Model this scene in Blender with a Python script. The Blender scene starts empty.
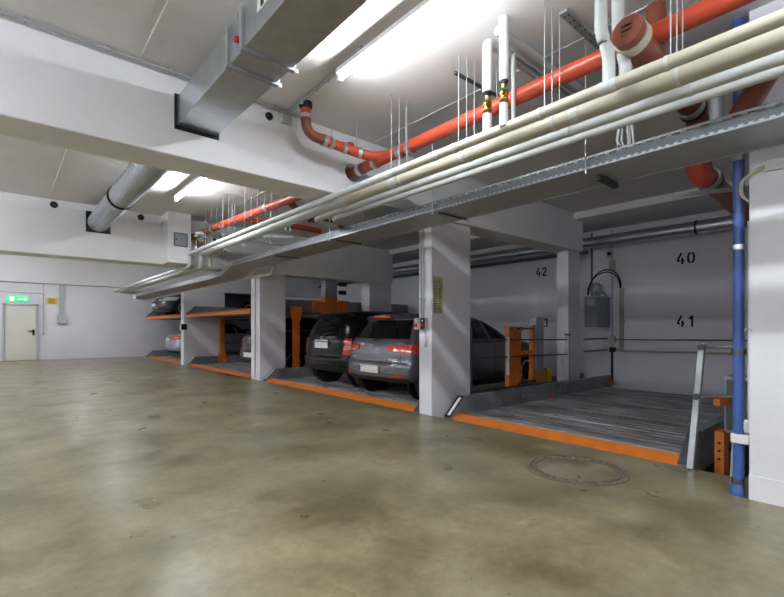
import bpy, bmesh, math, random
from mathutils import Vector, Matrix
random.seed(7)
PI = math.pi
S = bpy.context.scene
COL = S.collection

# ---------------------------------------------------------------- camera, world, exposure
cam_d = bpy.data.cameras.new('camera')
cam = bpy.data.objects.new('camera', cam_d); COL.objects.link(cam)
cam.location = (0, 0, 1.2)
cam.rotation_euler = (PI/2, 0, -math.radians(41.03))
cam_d.sensor_fit = 'HORIZONTAL'; cam_d.sensor_width = 36.0
cam_d.lens = 447.0/784.0*36.0
cam_d.shift_y = 29.5/784.0
cam_d.clip_start = 0.02
S.camera = cam
w = bpy.data.worlds.new('world'); S.world = w; w.use_nodes = True
w.node_tree.nodes['Background'].inputs[0].default_value = (0.5, 0.52, 0.55, 1)
w.node_tree.nodes['Background'].inputs[1].default_value = 0.02
S.view_settings.view_transform = 'Standard'
S.view_settings.look = 'None'
S.view_settings.gamma = 1.0
S.view_settings.use_curve_mapping = False
S.view_settings.exposure = 1.74
LAMP = 37.0         # emission strength of every fluorescent tube
S.cycles.sample_clamp_indirect = 3.5
S.cycles.caustics_reflective = False
S.cycles.caustics_refractive = False
S.cycles.blur_glossy = 1.0

# ---------------------------------------------------------------- materials
def srgb(r, g, b):
    f = lambda c: (c/255/12.92) if c/255 <= .04045 else ((c/255+.055)/1.055)**2.4
    return (f(r), f(g), f(b), 1)
MATS = {}
def mat(name, col, rough=.6, metal=0, var=0, vscale=3, bump=0, bscale=40, emit=None, estr=0, coat=0, alpha=None, col2=None, stretch=(1,1,1), trans=0):
    m = bpy.data.materials.new(name); m.use_nodes = True
    nt = m.node_tree; b = nt.nodes['Principled BSDF']
    b.inputs['Roughness'].default_value = rough
    b.inputs['Metallic'].default_value = metal
    b.inputs['Base Color'].default_value = col
    if coat: b.inputs['Coat Weight'].default_value = coat; b.inputs['Coat Roughness'].default_value = .08
    if trans: b.inputs['Transmission Weight'].default_value = trans
    if emit:
        b.inputs['Emission Color'].default_value = emit; b.inputs['Emission Strength'].default_value = estr
    if var or bump:
        tc = nt.nodes.new('ShaderNodeTexCoord'); mp = nt.nodes.new('ShaderNodeMapping')
        mp.inputs['Scale'].default_value = stretch
        geo = nt.nodes.new('ShaderNodeNewGeometry')
        nt.links.new(geo.outputs['Position'], mp.inputs[0])
    if var:
        n = nt.nodes.new('ShaderNodeTexNoise'); n.inputs['Scale'].default_value = vscale
        n.inputs['Detail'].default_value = 7; n.inputs['Roughness'].default_value = .6
        nt.links.new(mp.outputs[0], n.inputs['Vector'])
        r = nt.nodes.new('ShaderNodeValToRGB')
        r.color_ramp.elements[0].position = .32; r.color_ramp.elements[1].position = .68
        c2 = col2 or tuple(max(0, c*(1-var)) for c in col[:3])+(1,)
        r.color_ramp.elements[0].color = c2; r.color_ramp.elements[1].color = col
        nt.links.new(n.outputs['Fac'], r.inputs[0]); nt.links.new(r.outputs[0], b.inputs['Base Color'])
    if bump:
        n2 = nt.nodes.new('ShaderNodeTexNoise'); n2.inputs['Scale'].default_value = bscale; n2.inputs['Detail'].default_value = 4
        nt.links.new(mp.outputs[0], n2.inputs['Vector'])
        bp = nt.nodes.new('ShaderNodeBump'); bp.inputs['Strength'].default_value = bump; bp.inputs['Distance'].default_value = .02
        nt.links.new(n2.outputs['Fac'], bp.inputs['Height']); nt.links.new(bp.outputs[0], b.inputs['Normal'])
    MATS[name] = m
    return m

def floor_mat():
    m = bpy.data.materials.new('polished_concrete'); m.use_nodes = True
    nt = m.node_tree; b = nt.nodes['Principled BSDF']; N = nt.nodes.new; Lk = nt.links.new
    geo = N('ShaderNodeNewGeometry')
    def noise(sc, det=6, ro=.6, dist=0):
        n = N('ShaderNodeTexNoise'); n.inputs['Scale'].default_value = sc; n.inputs['Detail'].default_value = det
        n.inputs['Roughness'].default_value = ro; n.inputs['Distortion'].default_value = dist
        Lk(geo.outputs['Position'], n.inputs['Vector']); return n
    def ramp(src, p0, c0, p1, c1):
        r = N('ShaderNodeValToRGB'); r.color_ramp.elements[0].position = p0; r.color_ramp.elements[0].color = c0
        r.color_ramp.elements[1].position = p1; r.color_ramp.elements[1].color = c1; Lk(src, r.inputs[0]); return r
    base = ramp(noise(1.4, 5, .6, .2).outputs['Fac'], .34, srgb(102, 93, 66), .66, srgb(152, 143, 112))
    fine = ramp(noise(15, 5, .6).outputs['Fac'], .38, (.76, .76, .75, 1), .62, (1, 1, 1, 1))
    mx = N('ShaderNodeMix'); mx.data_type = 'RGBA'; mx.blend_type = 'MULTIPLY'; mx.inputs[0].default_value = .75
    Lk(base.outputs[0], mx.inputs[6]); Lk(fine.outputs[0], mx.inputs[7])
    # grey worn patches and small dark spots
    grey = ramp(noise(.7, 7, .55, .2).outputs['Fac'], .45, (0, 0, 0, 1), .75, (1, 1, 1, 1))
    mx2 = N('ShaderNodeMix'); mx2.data_type = 'RGBA'
    ml = N('ShaderNodeMath'); ml.operation = 'MULTIPLY'; ml.inputs[1].default_value = .55
    Lk(grey.outputs[0], ml.inputs[0]); Lk(ml.outputs[0], mx2.inputs[0])
    Lk(mx.outputs[2], mx2.inputs[6]); mx2.inputs[7].default_value = srgb(128, 124, 112)
    spot = ramp(noise(34, 1, .5).outputs['Fac'], .70, (1, 1, 1, 1), .76, (.55, .5, .42, 1))
    mx3 = N('ShaderNodeMix'); mx3.data_type = 'RGBA'; mx3.blend_type = 'MULTIPLY'; mx3.inputs[0].default_value = .6
    Lk(mx2.outputs[2], mx3.inputs[6]); Lk(spot.outputs[0], mx3.inputs[7])
    Lk(mx3.outputs[2], b.inputs['Base Color'])
    rr = ramp(noise(2.2, 5, .5).outputs['Fac'], .25, (.25, .25, .25, 1), .75, (.40, .40, .40, 1))
    Lk(rr.outputs[0], b.inputs['Roughness'])
    bp = N('ShaderNodeBump'); bp.inputs['Strength'].default_value = .12; bp.inputs['Distance'].default_value = .01
    Lk(noise(14, 5).outputs['Fac'], bp.inputs['Height']); Lk(bp.outputs[0], b.inputs['Normal'])
    MATS['floor'] = m
floor_mat()
mat('white_wall', srgb(230, 230, 238), .7, var=.07, vscale=1.3, bump=.12, bscale=18)
mat('white_beam', srgb(236, 236, 240), .75, var=.06, vscale=1.6, bump=.15, bscale=14)
mat('ceiling_paint', srgb(230, 229, 230), .8, var=.07, vscale=2.2, bump=.2, bscale=9)
mat('raw_concrete', srgb(150, 145, 132), .85, var=.2, vscale=4, bump=.3, bscale=30)
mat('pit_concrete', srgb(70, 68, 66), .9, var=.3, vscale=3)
mat('galv', srgb(206, 212, 220), .30, .9, var=.14, vscale=9)
mat('galv_dull', srgb(176, 181, 184), .5, .5, var=.16, vscale=12)
mat('galv_rail', srgb(128, 132, 136), .45, .6, var=.2, vscale=12)
mat('galv_dark', srgb(96, 100, 104), .45, .8, var=.25, vscale=8)
mat('insul_white', srgb(196, 200, 200), .5, var=.04, vscale=5)
mat('insul_tan', srgb(186, 182, 164), .45, var=.09, vscale=4)
mat('orange_pipe', srgb(192, 76, 50), .38, var=.12, vscale=3)
mat('brown_pipe', srgb(132, 72, 54), .42, var=.2, vscale=5)
mat('orange_steel', srgb(224, 122, 42), .5, var=.25, vscale=7, bump=.1)
mat('platform_steel', srgb(152, 155, 159), .48, .3, var=.35, vscale=3.5, bump=.15, bscale=25)
mat('deck_steel', srgb(182, 182, 188), .55, .2, col2=srgb(84, 74, 66), var=.5, vscale=2.0, bump=.25, bscale=30, stretch=(2.4, .6, 1))
mat('blue_pipe', srgb(66, 94, 162), .4, var=.12, vscale=6)
mat('black', srgb(14, 14, 15), .6)
mat('rubber', srgb(20, 20, 21), .85)
mat('grey_box', srgb(142, 148, 156), .5)
mat('light_grey', srgb(186, 190, 194), .5)
mat('plastic_white', srgb(228, 228, 226), .45)
mat('brass', srgb(150, 116, 62), .35, .9)
mat('green_paint', srgb(24, 92, 60), .4)
mat('red_paint', srgb(196, 34, 24), .4)
mat('yellow_sign', srgb(236, 196, 30), .5)
mat('paper', srgb(196, 190, 150), .7, var=.08, vscale=20)
mat('print', srgb(70, 68, 56), .8)
mat('exit_green', srgb(40, 190, 110), .4, emit=srgb(80, 210, 140), estr=.30)
mat('exit_white', srgb(240, 255, 245), .4, emit=srgb(225, 255, 235), estr=.45)
mat('tube_glow', (1, 1, 1, 1), .4, emit=(.93, .965, 1.0, 1), estr=LAMP)
mat('lamp_white', srgb(235, 235, 235), .5)
mat('door_paint', srgb(226, 224, 214), .5, var=.04, vscale=2)
mat('cast_iron', srgb(132, 116, 102), .65, .3, var=.35, vscale=25, bump=.4, bscale=60)
mat('stencil', srgb(12, 12, 12), .8)
mat('car_grey', srgb(104, 104, 112), .32, .55, coat=.7)
mat('car_black', srgb(10, 10, 12), .22)
MATS['car_black'].node_tree.nodes['Principled BSDF'].inputs['Specular IOR Level'].default_value = .28
mat('car_charcoal', srgb(44, 48, 58), .28, .4, coat=.9)
mat('car_silver', srgb(176, 180, 188), .3, .6, coat=.7)
mat('car_anthracite', srgb(22, 22, 24), .35, .2, coat=.3)
mat('glass', srgb(8, 10, 11), .06)
MATS['glass'].node_tree.nodes['Principled BSDF'].inputs['Specular IOR Level'].default_value = .3
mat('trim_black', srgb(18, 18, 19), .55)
mat('tail_red', srgb(206, 40, 28), .18, coat=1)
mat('tail_pale', srgb(226, 140, 124), .2, coat=1)
mat('head_clear', srgb(215, 222, 230), .12, .3, coat=1)
mat('chrome', srgb(215, 215, 218), .15, 1)
mat('plate_white', srgb(250, 250, 250), .5)
mat('plate_blue', srgb(30, 60, 170), .5)
mat('amber', srgb(220, 110, 30), .4)

# ---------------------------------------------------------------- helpers
class MB:
    def __init__(s): s.v = []; s.f = []; s.sm = []
    def add(s, vs, fs, smooth=False):
        o = len(s.v); s.v += [tuple(p) for p in vs]
        for f in fs: s.f.append(tuple(i+o for i in f)); s.sm.append(smooth)
        return s
    def box(s, x0, x1, y0, y1, z0, z1):
        v = [(x, y, z) for z in (z0, z1) for y in (y0, y1) for x in (x0, x1)]
        return s.add(v, [(0, 2, 3, 1), (4, 5, 7, 6), (0, 1, 5, 4), (2, 6, 7, 3), (0, 4, 6, 2), (1, 3, 7, 5)])
    def obox(s, c, ax, ay, az):           # oriented box: centre and three half-axis vectors
        c, ax, ay, az = map(Vector, (c, ax, ay, az))
        v = [c+ax*i+ay*j+az*k for k in (-1, 1) for j in (-1, 1) for i in (-1, 1)]
        return s.add(v, [(0, 2, 3, 1), (4, 5, 7, 6), (0, 1, 5, 4), (2, 6, 7, 3), (0, 4, 6, 2), (1, 3, 7, 5)])
    def bar(s, a, b, wd, ht, up=(0, 0, 1)):
        a, b = Vector(a), Vector(b); d = (b-a); n = d.normalized(); up = Vector(up)
        if abs(n.dot(up)) > .95: up = Vector((1, 0, 0))
        sd = n.cross(up).normalized(); u2 = sd.cross(n).normalized()
        return s.obox((a+b)/2, d/2, sd*wd/2, u2*ht/2)
    def tube(s, pts, r, n=14, caps=True):
        pts = [Vector(p) for p in pts]; m = len(pts)
        rs = r if isinstance(r, (list, tuple)) else [r]*m
        tans = []
        for i in range(m):
            a = pts[max(i-1, 0)]; b = pts[min(i+1, m-1)]
            if 0 < i < m-1: t = (pts[i]-a).normalized()+(b-pts[i]).normalized()
            else: t = b-a
            tans.append(t.normalized() if t.length > 1e-9 else tans[-1])
        t0 = tans[0]; up = Vector((0, 0, 1)) if abs(t0.z) < .9 else Vector((1, 0, 0))
        nrm = (up-t0*up.dot(t0)).normalized(); vs = []
        for i in range(m):
            t = tans[i]; nrm = (nrm-t*nrm.dot(t)).normalized(); bn = t.cross(nrm)
            for k in range(n):
                a = 2*PI*k/n; vs.append(pts[i]+(nrm*math.cos(a)+bn*math.sin(a))*rs[i])
        fs = [(i*n+k, i*n+(k+1) % n, (i+1)*n+(k+1) % n, (i+1)*n+k) for i in range(m-1) for k in range(n)]
        s.add(vs, fs, True)
        if caps:
            s.add(vs[:n], [tuple(range(n-1, -1, -1))]); s.add(vs[-n:], [tuple(range(n))])
        return s
    def lathe(s, o, axis, prof, n=20):     # prof: (along, radius)
        o = Vector(o); ax = Vector(axis).normalized()
        return s.tube([o+ax*a for a, _ in prof], [max(r, 1e-4) for _, r in prof], n)
    def ring(s, c, axis, r0, r1, wd, n=24):
        c = Vector(c); ax = Vector(axis).normalized(); up = Vector((0, 0, 1)) if abs(ax.z) < .9 else Vector((1, 0, 0))
        e1 = ax.cross(up).normalized(); e2 = ax.cross(e1); vs = []
        for k in range(n):
            d = e1*math.cos(2*PI*k/n)+e2*math.sin(2*PI*k/n)
            vs += [c+d*r0-ax*wd/2, c+d*r1-ax*wd/2, c+d*r1+ax*wd/2, c+d*r0+ax*wd/2]
        fs = []
        for k in range(n):
            a = k*4; b = ((k+1) % n)*4
            for i in range(4): fs.append((a+i, a+(i+1) % 4, b+(i+1) % 4, b+i))
        return s.add(vs, fs)
    def prism(s, poly, axis, a0, a1):      # poly in the two other axes (cyclic order), extruded along axis
        n = len(poly); f = {'x': lambda p, a: (a, p[0], p[1]), 'y': lambda p, a: (p[0], a, p[1]), 'z': lambda p, a: (p[0], p[1], a)}[axis]
        v = [f(p, a0) for p in poly]+[f(p, a1) for p in poly]
        return s.add(v, [tuple(range(n))[::-1], tuple(range(n, 2*n))]+[(i, (i+1) % n, n+(i+1) % n, n+i) for i in range(n)])
    def build(s, name, m, parent=None, bevel=0, fix=True):
        off = parent_loc(parent)
        me = bpy.data.meshes.new(name)
        me.from_pydata([(x-off[0], y-off[1], z-off[2]) for x, y, z in s.v], [], s.f)
        for p, q in zip(me.polygons, s.sm): p.use_smooth = q
        if fix:
            bm = bmesh.new(); bm.from_mesh(me); bmesh.ops.recalc_face_normals(bm, faces=bm.faces); bm.to_mesh(me); bm.free()
        me.materials.append(MATS[m] if isinstance(m, str) else m)
        o = bpy.data.objects.new(name, me); COL.objects.link(o); o.parent = parent
        if bevel:
            b = o.modifiers.new('bevel', 'BEVEL'); b.width = bevel; b.segments = 2; b.limit_method = 'ANGLE'
        return o
def parent_loc(p):
    t = Vector((0, 0, 0))
    while p is not None: t += Vector(p.location); p = p.parent
    return t
def tag(o, label, cat=None, group=None, kind=None):
    o['label'] = label
    if cat: o['category'] = cat
    if group: o['group'] = group
    if kind: o['kind'] = kind
    return o
def thing(name, loc, label, cat, group=None):
    o = bpy.data.objects.new(name, None); COL.objects.link(o); o.location = loc; o.empty_display_size = .1
    return tag(o, label, cat, group)
def struct(name, mb, m, label=None, bevel=0):
    o = mb.build(name, m, None, bevel); o['kind'] = 'structure'
    if label: o['label'] = label
    return o
def cut(o, cutters):                        # real openings
    tmp = []
    for mb in cutters:
        c = mb.build('cutter', 'black'); tmp.append(c)
        md = o.modifiers.new('cut', 'BOOLEAN'); md.object = c; md.operation = 'DIFFERENCE'; md.solver = 'EXACT'
    dg = bpy.context.evaluated_depsgraph_get(); dg.update()
    me = bpy.data.meshes.new_from_object(o.evaluated_get(dg)); o.modifiers.clear(); old = o.data; o.data = me
    for c in tmp: bpy.data.objects.remove(c)
def arc(c, a, b, r, n=7):
    """points of a rounded corner at c between directions a (back along the path) and b (on along it)"""
    c, a, b = Vector(c), Vector(a).normalized(), Vector(b).normalized()
    p0, p1 = c+a*r, c+b*r; out = []
    for i in range(n+1):
        t = i/n; out.append(p0*(1-t)**2+c*2*t*(1-t)+p1*t*t)
    return out
def path(pts, r):
    pts = [Vector(p) for p in pts]; out = [pts[0]]
    for i in range(1, len(pts)-1): out += arc(pts[i], pts[i-1]-pts[i], pts[i+1]-pts[i], r)
    return out+[pts[-1]]

CZ = 3.42        # ceiling height
COLX = 4.42      # line of the columns
BWX = 9.62       # back wall
EWY = 21.4       # end wall
# ================================================================ ROOM SHELL
fl = struct('floor', MB().box(-3, COLX+.02, -6, EWY, -1.75, 0), 'floor', 'olive grey polished concrete floor of the driving aisle')
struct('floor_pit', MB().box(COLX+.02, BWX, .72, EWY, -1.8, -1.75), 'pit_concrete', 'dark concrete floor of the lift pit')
ce = struct('ceiling', MB().box(-3, BWX+.2, -6, EWY+.2, CZ, CZ+.2), 'ceiling_paint', 'pale painted concrete ceiling slab')
for x, y0, y1 in ((.85, -1, 4.2), (-.4, 0, 4.2), (.6, 4.7, 9.6), (3.35, .8, 4.2), (3.2, 4.7, 9.6), (4.9, .8, 4.2)):
    MB().box(x-.006, x+.006, y0, y1, CZ-.006, CZ+.01).build('formwork_joint', 'ceiling_paint', ce)
for y, x0, x1 in ((1.4, 3.1, 4.4), (7.3, 2.6, 4.4)):
    MB().box(x0, x1, y-.006, y+.006, CZ-.006, CZ+.01).build('formwork_joint', 'ceiling_paint', ce)
wb = struct('wall_back', MB().box(BWX, BWX+.2, -6, EWY+.2, -1.8, CZ), 'white_wall', 'white back wall behind the parking lifts')
we = struct('wall_end', MB().box(-3, BWX, EWY, EWY+.2, -1.8, CZ), 'white_wall', 'white end wall of the aisle with the steel door')
struct('wall_left', MB().box(-3.2, -3, -6, EWY+.2, 0, CZ), 'white_wall', 'white wall on the far side of the aisle')
struct('wall_rear', MB().box(-3, BWX, -6.2, -6, 0, CZ), 'white_wall', 'white wall at the near end of the aisle')
wr = struct('wall_right', MB().box(3.95, BWX, -6, .72, -1.75, CZ), 'white_wall', 'white wall beside the blue downpipe')
MB().box(3.942, 3.95, -.5, .722, 0, .17).build('base_patch', 'white_beam', wr)
# columns: front, then rear of each line
def column(x0, x1, y0, y1, label, top=2.701, bev=.012):
    return struct('concrete_column', MB().box(x0, x1, y0, y1, -1.75, top), 'white_wall', label, bev)
c1 = column(COLX, 5.255, 4.255, 4.50, 'white concrete column carrying the two red-knobbed switch boxes')
column(8.2, 8.66, 4.255, 4.50, 'white rear column between the lift rails and the hydraulic unit')
c3 = column(COLX, 5.07, 9.68, 10.15, 'white concrete column at the left of the two parked rear-facing cars', 2.461)
column(7.6, 8.40, 9.68, 10.05, 'white rear column behind the black van', 2.461)
c4 = column(COLX, 5.76, 15.38, 15.68, 'white wall-like column between the stacked silver and dark cars and the empty upper platform', 2.421)
# beams across the aisle and bays
b1 = struct('ceiling_beam', MB().box(-3, 8.68, 4.2, 4.65, 2.71, CZ), 'white_beam', 'nearest white ceiling beam, pierced by ducts and the orange pipe', .012)
cut(b1, [MB().box(1.13, 1.52, 4.0, 4.8, 2.945, 3.26), MB().tube([(3.056, 4.0, 3.0), (3.056, 4.8, 3.0)], .108, 24), MB().tube([(2.02, 4.0, 3.33), (2.02, 4.8, 3.33)], .045, 16)])
b1['kind'] = 'structure'
b3 = struct('ceiling_beam', MB().box(-3, 8.42, 9.65, 10.1, 2.46, CZ), 'white_beam', 'second white ceiling beam, behind the far lamp, with the round duct entering it', .012)
cut(b3, [MB().box(1.12, 1.50, 9.4, 10.3, 2.93, 3.31), MB().tube([(.664, 9.4, 3.33), (.664, 10.3, 3.33)], .06, 16), MB().tube([(2.0, 9.4, 3.33), (2.0, 10.3, 3.33)], .06, 16)])
struct('beam_casing', MB().box(2.36, 2.78, 9.18, 9.7, 2.45, CZ), 'white_beam', 'white boxed-out pier on the second beam with a grey hatch', .01)
struct('ceiling_beam', MB().box(-3, BWX, 15.38, 15.75, 2.42, CZ), 'white_beam', 'third white ceiling beam in the distance')
struct('ceiling_beam', MB().box(8.3, BWX, .72, EWY, 3.29, CZ), 'white_beam', 'shallow white beam running along the top of the back wall')
for x in (.664, 2.0): MB().tube([(x, 9.66, 3.33), (x, 9.9, 3.33)], .062, 16).build('core_hole_seal', 'black', b3)
# kerb at the foot of the pit right side
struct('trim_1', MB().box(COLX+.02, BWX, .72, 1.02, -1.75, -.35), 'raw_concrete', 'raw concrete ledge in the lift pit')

# door_1 on the end wall
d = tag(bpy.data.objects.new('door_1', None), 'white steel door at the left end of the end wall'); COL.objects.link(d); d.location = (.5, EWY, 0); d['kind'] = 'structure'
MB().box(.05, .93, EWY-.03, EWY-.005, .01, 2.03).build('door_leaf', 'door_paint', d, .004)
fr = MB(); fr.box(-.03, .04, EWY-.06, EWY, 0, 2.1); fr.box(.94, 1.01, EWY-.06, EWY, 0, 2.1); fr.box(-.03, 1.01, EWY-.06, EWY, 2.035, 2.1); fr.build('door_frame', 'light_grey', d)
hd = MB(); hd.box(.83, .89, EWY-.045, EWY-.03, .93, 1.15); hd.box(.70, .87, EWY-.085, EWY-.065, 1.07, 1.10); hd.box(.84, .87, EWY-.085, EWY-.03, 1.07, 1.10); hd.build('door_handle', 'black', d)

# stencilled numbers on the back wall
GL = {'4': [((.62, 1), (.05, .33)), ((.05, .30), (.42, .30)), ((.62, .30), (1, .30)), ((.72, .55), (.72, 0))],
      '0': [((.12, .25), (.12, .75)), ((.88, .25), (.88, .75)), ((.12, .75), (.40, .95)), ((.60, .95), (.88, .75)), ((.12, .25), (.40, .05)), ((.60, .05), (.88, .25))],
      '1': [((.65, 1), (.65, 0)), ((.65, .95), (.25, .70))],
      '2': [((.1, .72), (.3, .93)), ((.3, .93), (.72, .93)), ((.72, .93), (.85, .72)), ((.85, .68), (.12, .08)), ((.1, .06), (.9, .06))],
      '3': [((.1, .82), (.38, .95)), ((.5, .95), (.82, .78)), ((.82, .75), (.50, .53)), ((.50, .50), (.86, .30)), ((.86, .26), (.5, .05)), ((.38, .05), (.1, .18))]}
def number(txt, yl, zb, ht):
    wd = ht*.58; m = MB(); th = ht*.16
    for i, ch in enumerate(txt):
        y0 = yl-i*(wd+ht*.22)
        for (a, b), (c, e) in GL[ch]:
            m.bar((BWX-.002, y0-a*wd, zb+b*ht), (BWX-.002, y0-c*wd, zb+e*ht), th, .004, (1, 0, 0))
    m.build('painted_number', 'stencil', wb)
number('40', 2.84, 2.40, .21); number('41', 2.84, 1.22, .21); number('42', 5.80, 2.43, .20); number('43', 5.775, 1.22, .21)

# ================================================================ CARS
def pchip(xs, ys):
    n = len(xs); h = [xs[i+1]-xs[i] for i in range(n-1)]; dl = [(ys[i+1]-ys[i])/h[i] for i in range(n-1)]
    d = [0]*n; d[0] = dl[0]; d[-1] = dl[-1]
    for i in range(1, n-1):
        if dl[i-1]*dl[i] > 0:
            w1, w2 = 2*h[i]+h[i-1], h[i]+2*h[i-1]; d[i] = (w1+w2)/(w1/dl[i-1]+w2/dl[i])
    def f(x):
        x = min(max(x, xs[0]), xs[-1]); i = 0
        while i < n-2 and x > xs[i+1]: i += 1
        t = (x-xs[i])/h[i]; t2, t3 = t*t, t*t*t
        return (2*t3-3*t2+1)*ys[i]+(t3-2*t2+t)*h[i]*d[i]+(-2*t3+3*t2)*ys[i+1]+(t3-t2)*h[i]*d[i+1]
    return f
class Shell:
    """car skin: for each height a rounded plan outline; x=0 is the tail"""
    def __init__(s, L, prof, n=2.6):
        zs = [p[0] for p in prof]; s.L = L; s.n = n; s.z0, s.z1 = zs[0], zs[-1]; s.zs = zs
        s.xr, s.xf, s.w, s.Rr, s.Rf = (pchip(zs, [p[i] for p in prof]) for i in range(1, 6))
    def warp(s, x): return 1-.07*abs((x-s.L/2)/(s.L/2))**4
    def end(s, u, z, front=False):
        u = max(-1, min(1, u)); k = 1-(1-abs(u)**s.n)**(1/s.n)
        x = s.xf(z)-s.Rf(z)*k if front else s.xr(z)+s.Rr(z)*k
        return Vector((x, u*s.w(z)*s.warp(x), z))
    def side(s, x, z, sg):
        xr, xf, Rr, Rf = s.xr(z), s.xf(z), s.Rr(z), s.Rf(z); q = 1
        if x < xr+Rr: k = max(0, min(1, (x-xr)/Rr)); q = (1-(1-k)**s.n)**(1/s.n)
        elif x > xf-Rf: k = max(0, min(1, (xf-x)/Rf)); q = (1-(1-k)**s.n)**(1/s.n)
        return Vector((x, sg*q*s.w(z)*s.warp(x), z))
    def body(s):
        m = MB(); lv = []
        for a, b in zip(s.zs[:-1], s.zs[1:]):
            k = max(1, int((b-a)/.035)); lv += [a+(b-a)*i/k for i in range(k)]
        lv.append(s.zs[-1]); rings = []
        for z in lv:
            r = [s.end(math.sin(-PI/2+PI*i/22), z) for i in range(23)]
            xa, xb = s.xr(z)+s.Rr(z), s.xf(z)-s.Rf(z)
            r += [s.side(xa+(xb-xa)*i/24, z, 1) for i in range(1, 24)]
            r += [s.end(math.sin(PI/2-PI*i/22), z, True) for i in range(23)]
            r += [s.side(xb+(xa-xb)*i/24, z, -1) for i in range(1, 24)]
            rings.append(r)
        n = len(rings[0]); vs = [p for r in rings for p in r]
        fs = [(i*n+k, i*n+(k+1) % n, (i+1)*n+(k+1) % n, (i+1)*n+k) for i in range(len(rings)-1) for k in range(n)]
        m.add(vs, fs, True); m.f.append(tuple(range(n-1, -1, -1))); m.sm.append(False)
        o = (len(rings)-1)*n; m.f.append(tuple(range(o, o+n))); m.sm.append(True)
        return m
    def patch(s, fn, quad, off=.004, nu=14, nv=8, m=None):
        """fn(a, z): skin point; quad: four (a, z) corners, bottom then top; returns a thin raised panel"""
        m = m or MB(); (a0, z0), (a1, z1), (a2, z2), (a3, z3) = quad; g = []
        def ev(u, v):
            a = (a0*(1-u)+a1*u)*(1-v)+(a3*(1-u)+a2*u)*v; z = (z0*(1-u)+z1*u)*(1-v)+(z3*(1-u)+z2*u)*v
            return a, z
        for j in range(nv+1):
            for i in range(nu+1):
                a, z = ev(i/nu, j/nv); p = fn(a, z)
                e = 1e-3; da = fn(a+e, z)-fn(a-e, z); dz = fn(a, z+e)-fn(a, z-e)
                nn = da.cross(dz)
                if nn.length < 1e-12: nn = Vector((-1, 0, 0))
                nn.normalize()
                c = Vector((s.L/2, 0, .6))
                if nn.dot(p-c) < 0: nn = -nn
                g.append((p, nn))
        N = nu+1
        top = [p+nn*off for p, nn in g]; bot = [p-nn*.01 for p, nn in g]
        fs = [(j*N+i, j*N+i+1, (j+1)*N+i+1, (j+1)*N+i) for j in range(nv) for i in range(nu)]
        m.add(top, fs, True)
        k = len(top); per = [(0, i) for i in range(nu)]+[(j, nu) for j in range(nv)]+[(nv, nu-i) for i in range(nu)]+[(nv-j, 0) for j in range(nv)]
        idx = [j*N+i for j, i in per]
        m.add(top+bot, [(idx[q], idx[(q+1) % len(idx)], k+idx[(q+1) % len(idx)], k+idx[q]) for q in range(len(idx))])
        return m
    def rear(s, q, **k): return s.patch(lambda u, z: s.end(u, z), q, **k)
    def front(s, q, **k): return s.patch(lambda u, z: s.end(u, z, True), q, **k)
    def flank(s, q, sg, **k): return s.patch(lambda x, z: s.side(x, z, sg), q, **k)

def wheel(parent, x, y, R, sg, wd=.2):
    t = MB().lathe((x, y-wd/2, R), (0, 1, 0), [(0, R*.68), (.004, R*.9), (.03, R*.985), (wd/2, R), (wd-.03, R*.985), (wd-.004, R*.9), (wd, R*.68)], 28).build('tyre', 'rubber', parent)
    ys = y+sg*(wd/2-.012)
    rm = MB(); rm.ring((x, ys, R), (0, 1, 0), R*.60, R*.69, .03); rm.lathe((x, ys-.01, R), (0, 1, 0), [(0, R*.16), (.022, R*.15)], 16)
    for k in range(5):
        a = 2*PI*k/5+.3; d = Vector((math.cos(a), 0, math.sin(a)))
        rm.bar(Vector((x, ys, R))+d*R*.1, Vector((x, ys, R))+d*R*.63, .05, .018, (0, 1, 0))
    rm.build('rim', 'galv', t)
def make_car(name, label, L, prof, paint, axle, base_w, R, spec):
    root = thing(name, (0, 0, 0), label, 'car')
    sh = Shell(L, prof); body = sh.body().build('body', paint, root)
    xr_, xf_ = axle
    cs = []
    for x in (xr_, xf_):
        for sg in (-1, 1):
            cs.append(MB().tube([(x, sg*(base_w-.28), R), (x, sg*(base_w+.35), R)], R*1.13, 28))
    cut(body, cs)
    body.data.set_sharp_from_angle(angle=math.radians(38))
    for x in (xr_, xf_):
        for sg in (-1, 1):
            MB().tube([(x, sg*(base_w-.31), R), (x, sg*(base_w-.27), R)], R*1.12, 24).build('wheel_arch', 'trim_black', root)
            wheel(root, x, sg*(base_w-.115), R, sg)
    spec(sh, root)
    return root
def place(root, x, y, z, flip=False):
    root.location = (x, y, z); root.rotation_euler = (0, 0, PI if flip else 0)

def plate(sh, root, z0, z1, xo, half=.26, front=False, blue=True):
    x = xo
    p = MB().box(x-.012, x+.012, -half, half, z0, z1).build('licence_plate', 'plate_white', root, .004)
    if blue:
        y0, y1 = (half-.05, half-.004)
        MB().box(x-.016, x-.010, y0, y1, z0+.006, z1-.006).build('country_band', 'plate_blue', p)
def emblem(root, x, z, r, tilt=0):
    m = MB(); m.ring((x, 0, z), (1, 0, tilt), r*.84, r, .012)
    for (a, b), (c, e) in (((-.42, .72), (-.12, .05)), ((-.12, .05), (.12, .05)), ((.12, .05), (.42, .72)), ((-.78, .3), (-.36, -.72)), ((-.36, -.72), (0, .0)), ((0, 0), (.36, -.72)), ((.36, -.72), (.78, .3))):
        m.bar((x-.004, -a*r, z+b*r), (x-.004, -c*r, z+e*r), r*.16, .01, (1, 0, 0))
    return m.build('emblem', 'chrome', root)

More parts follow.
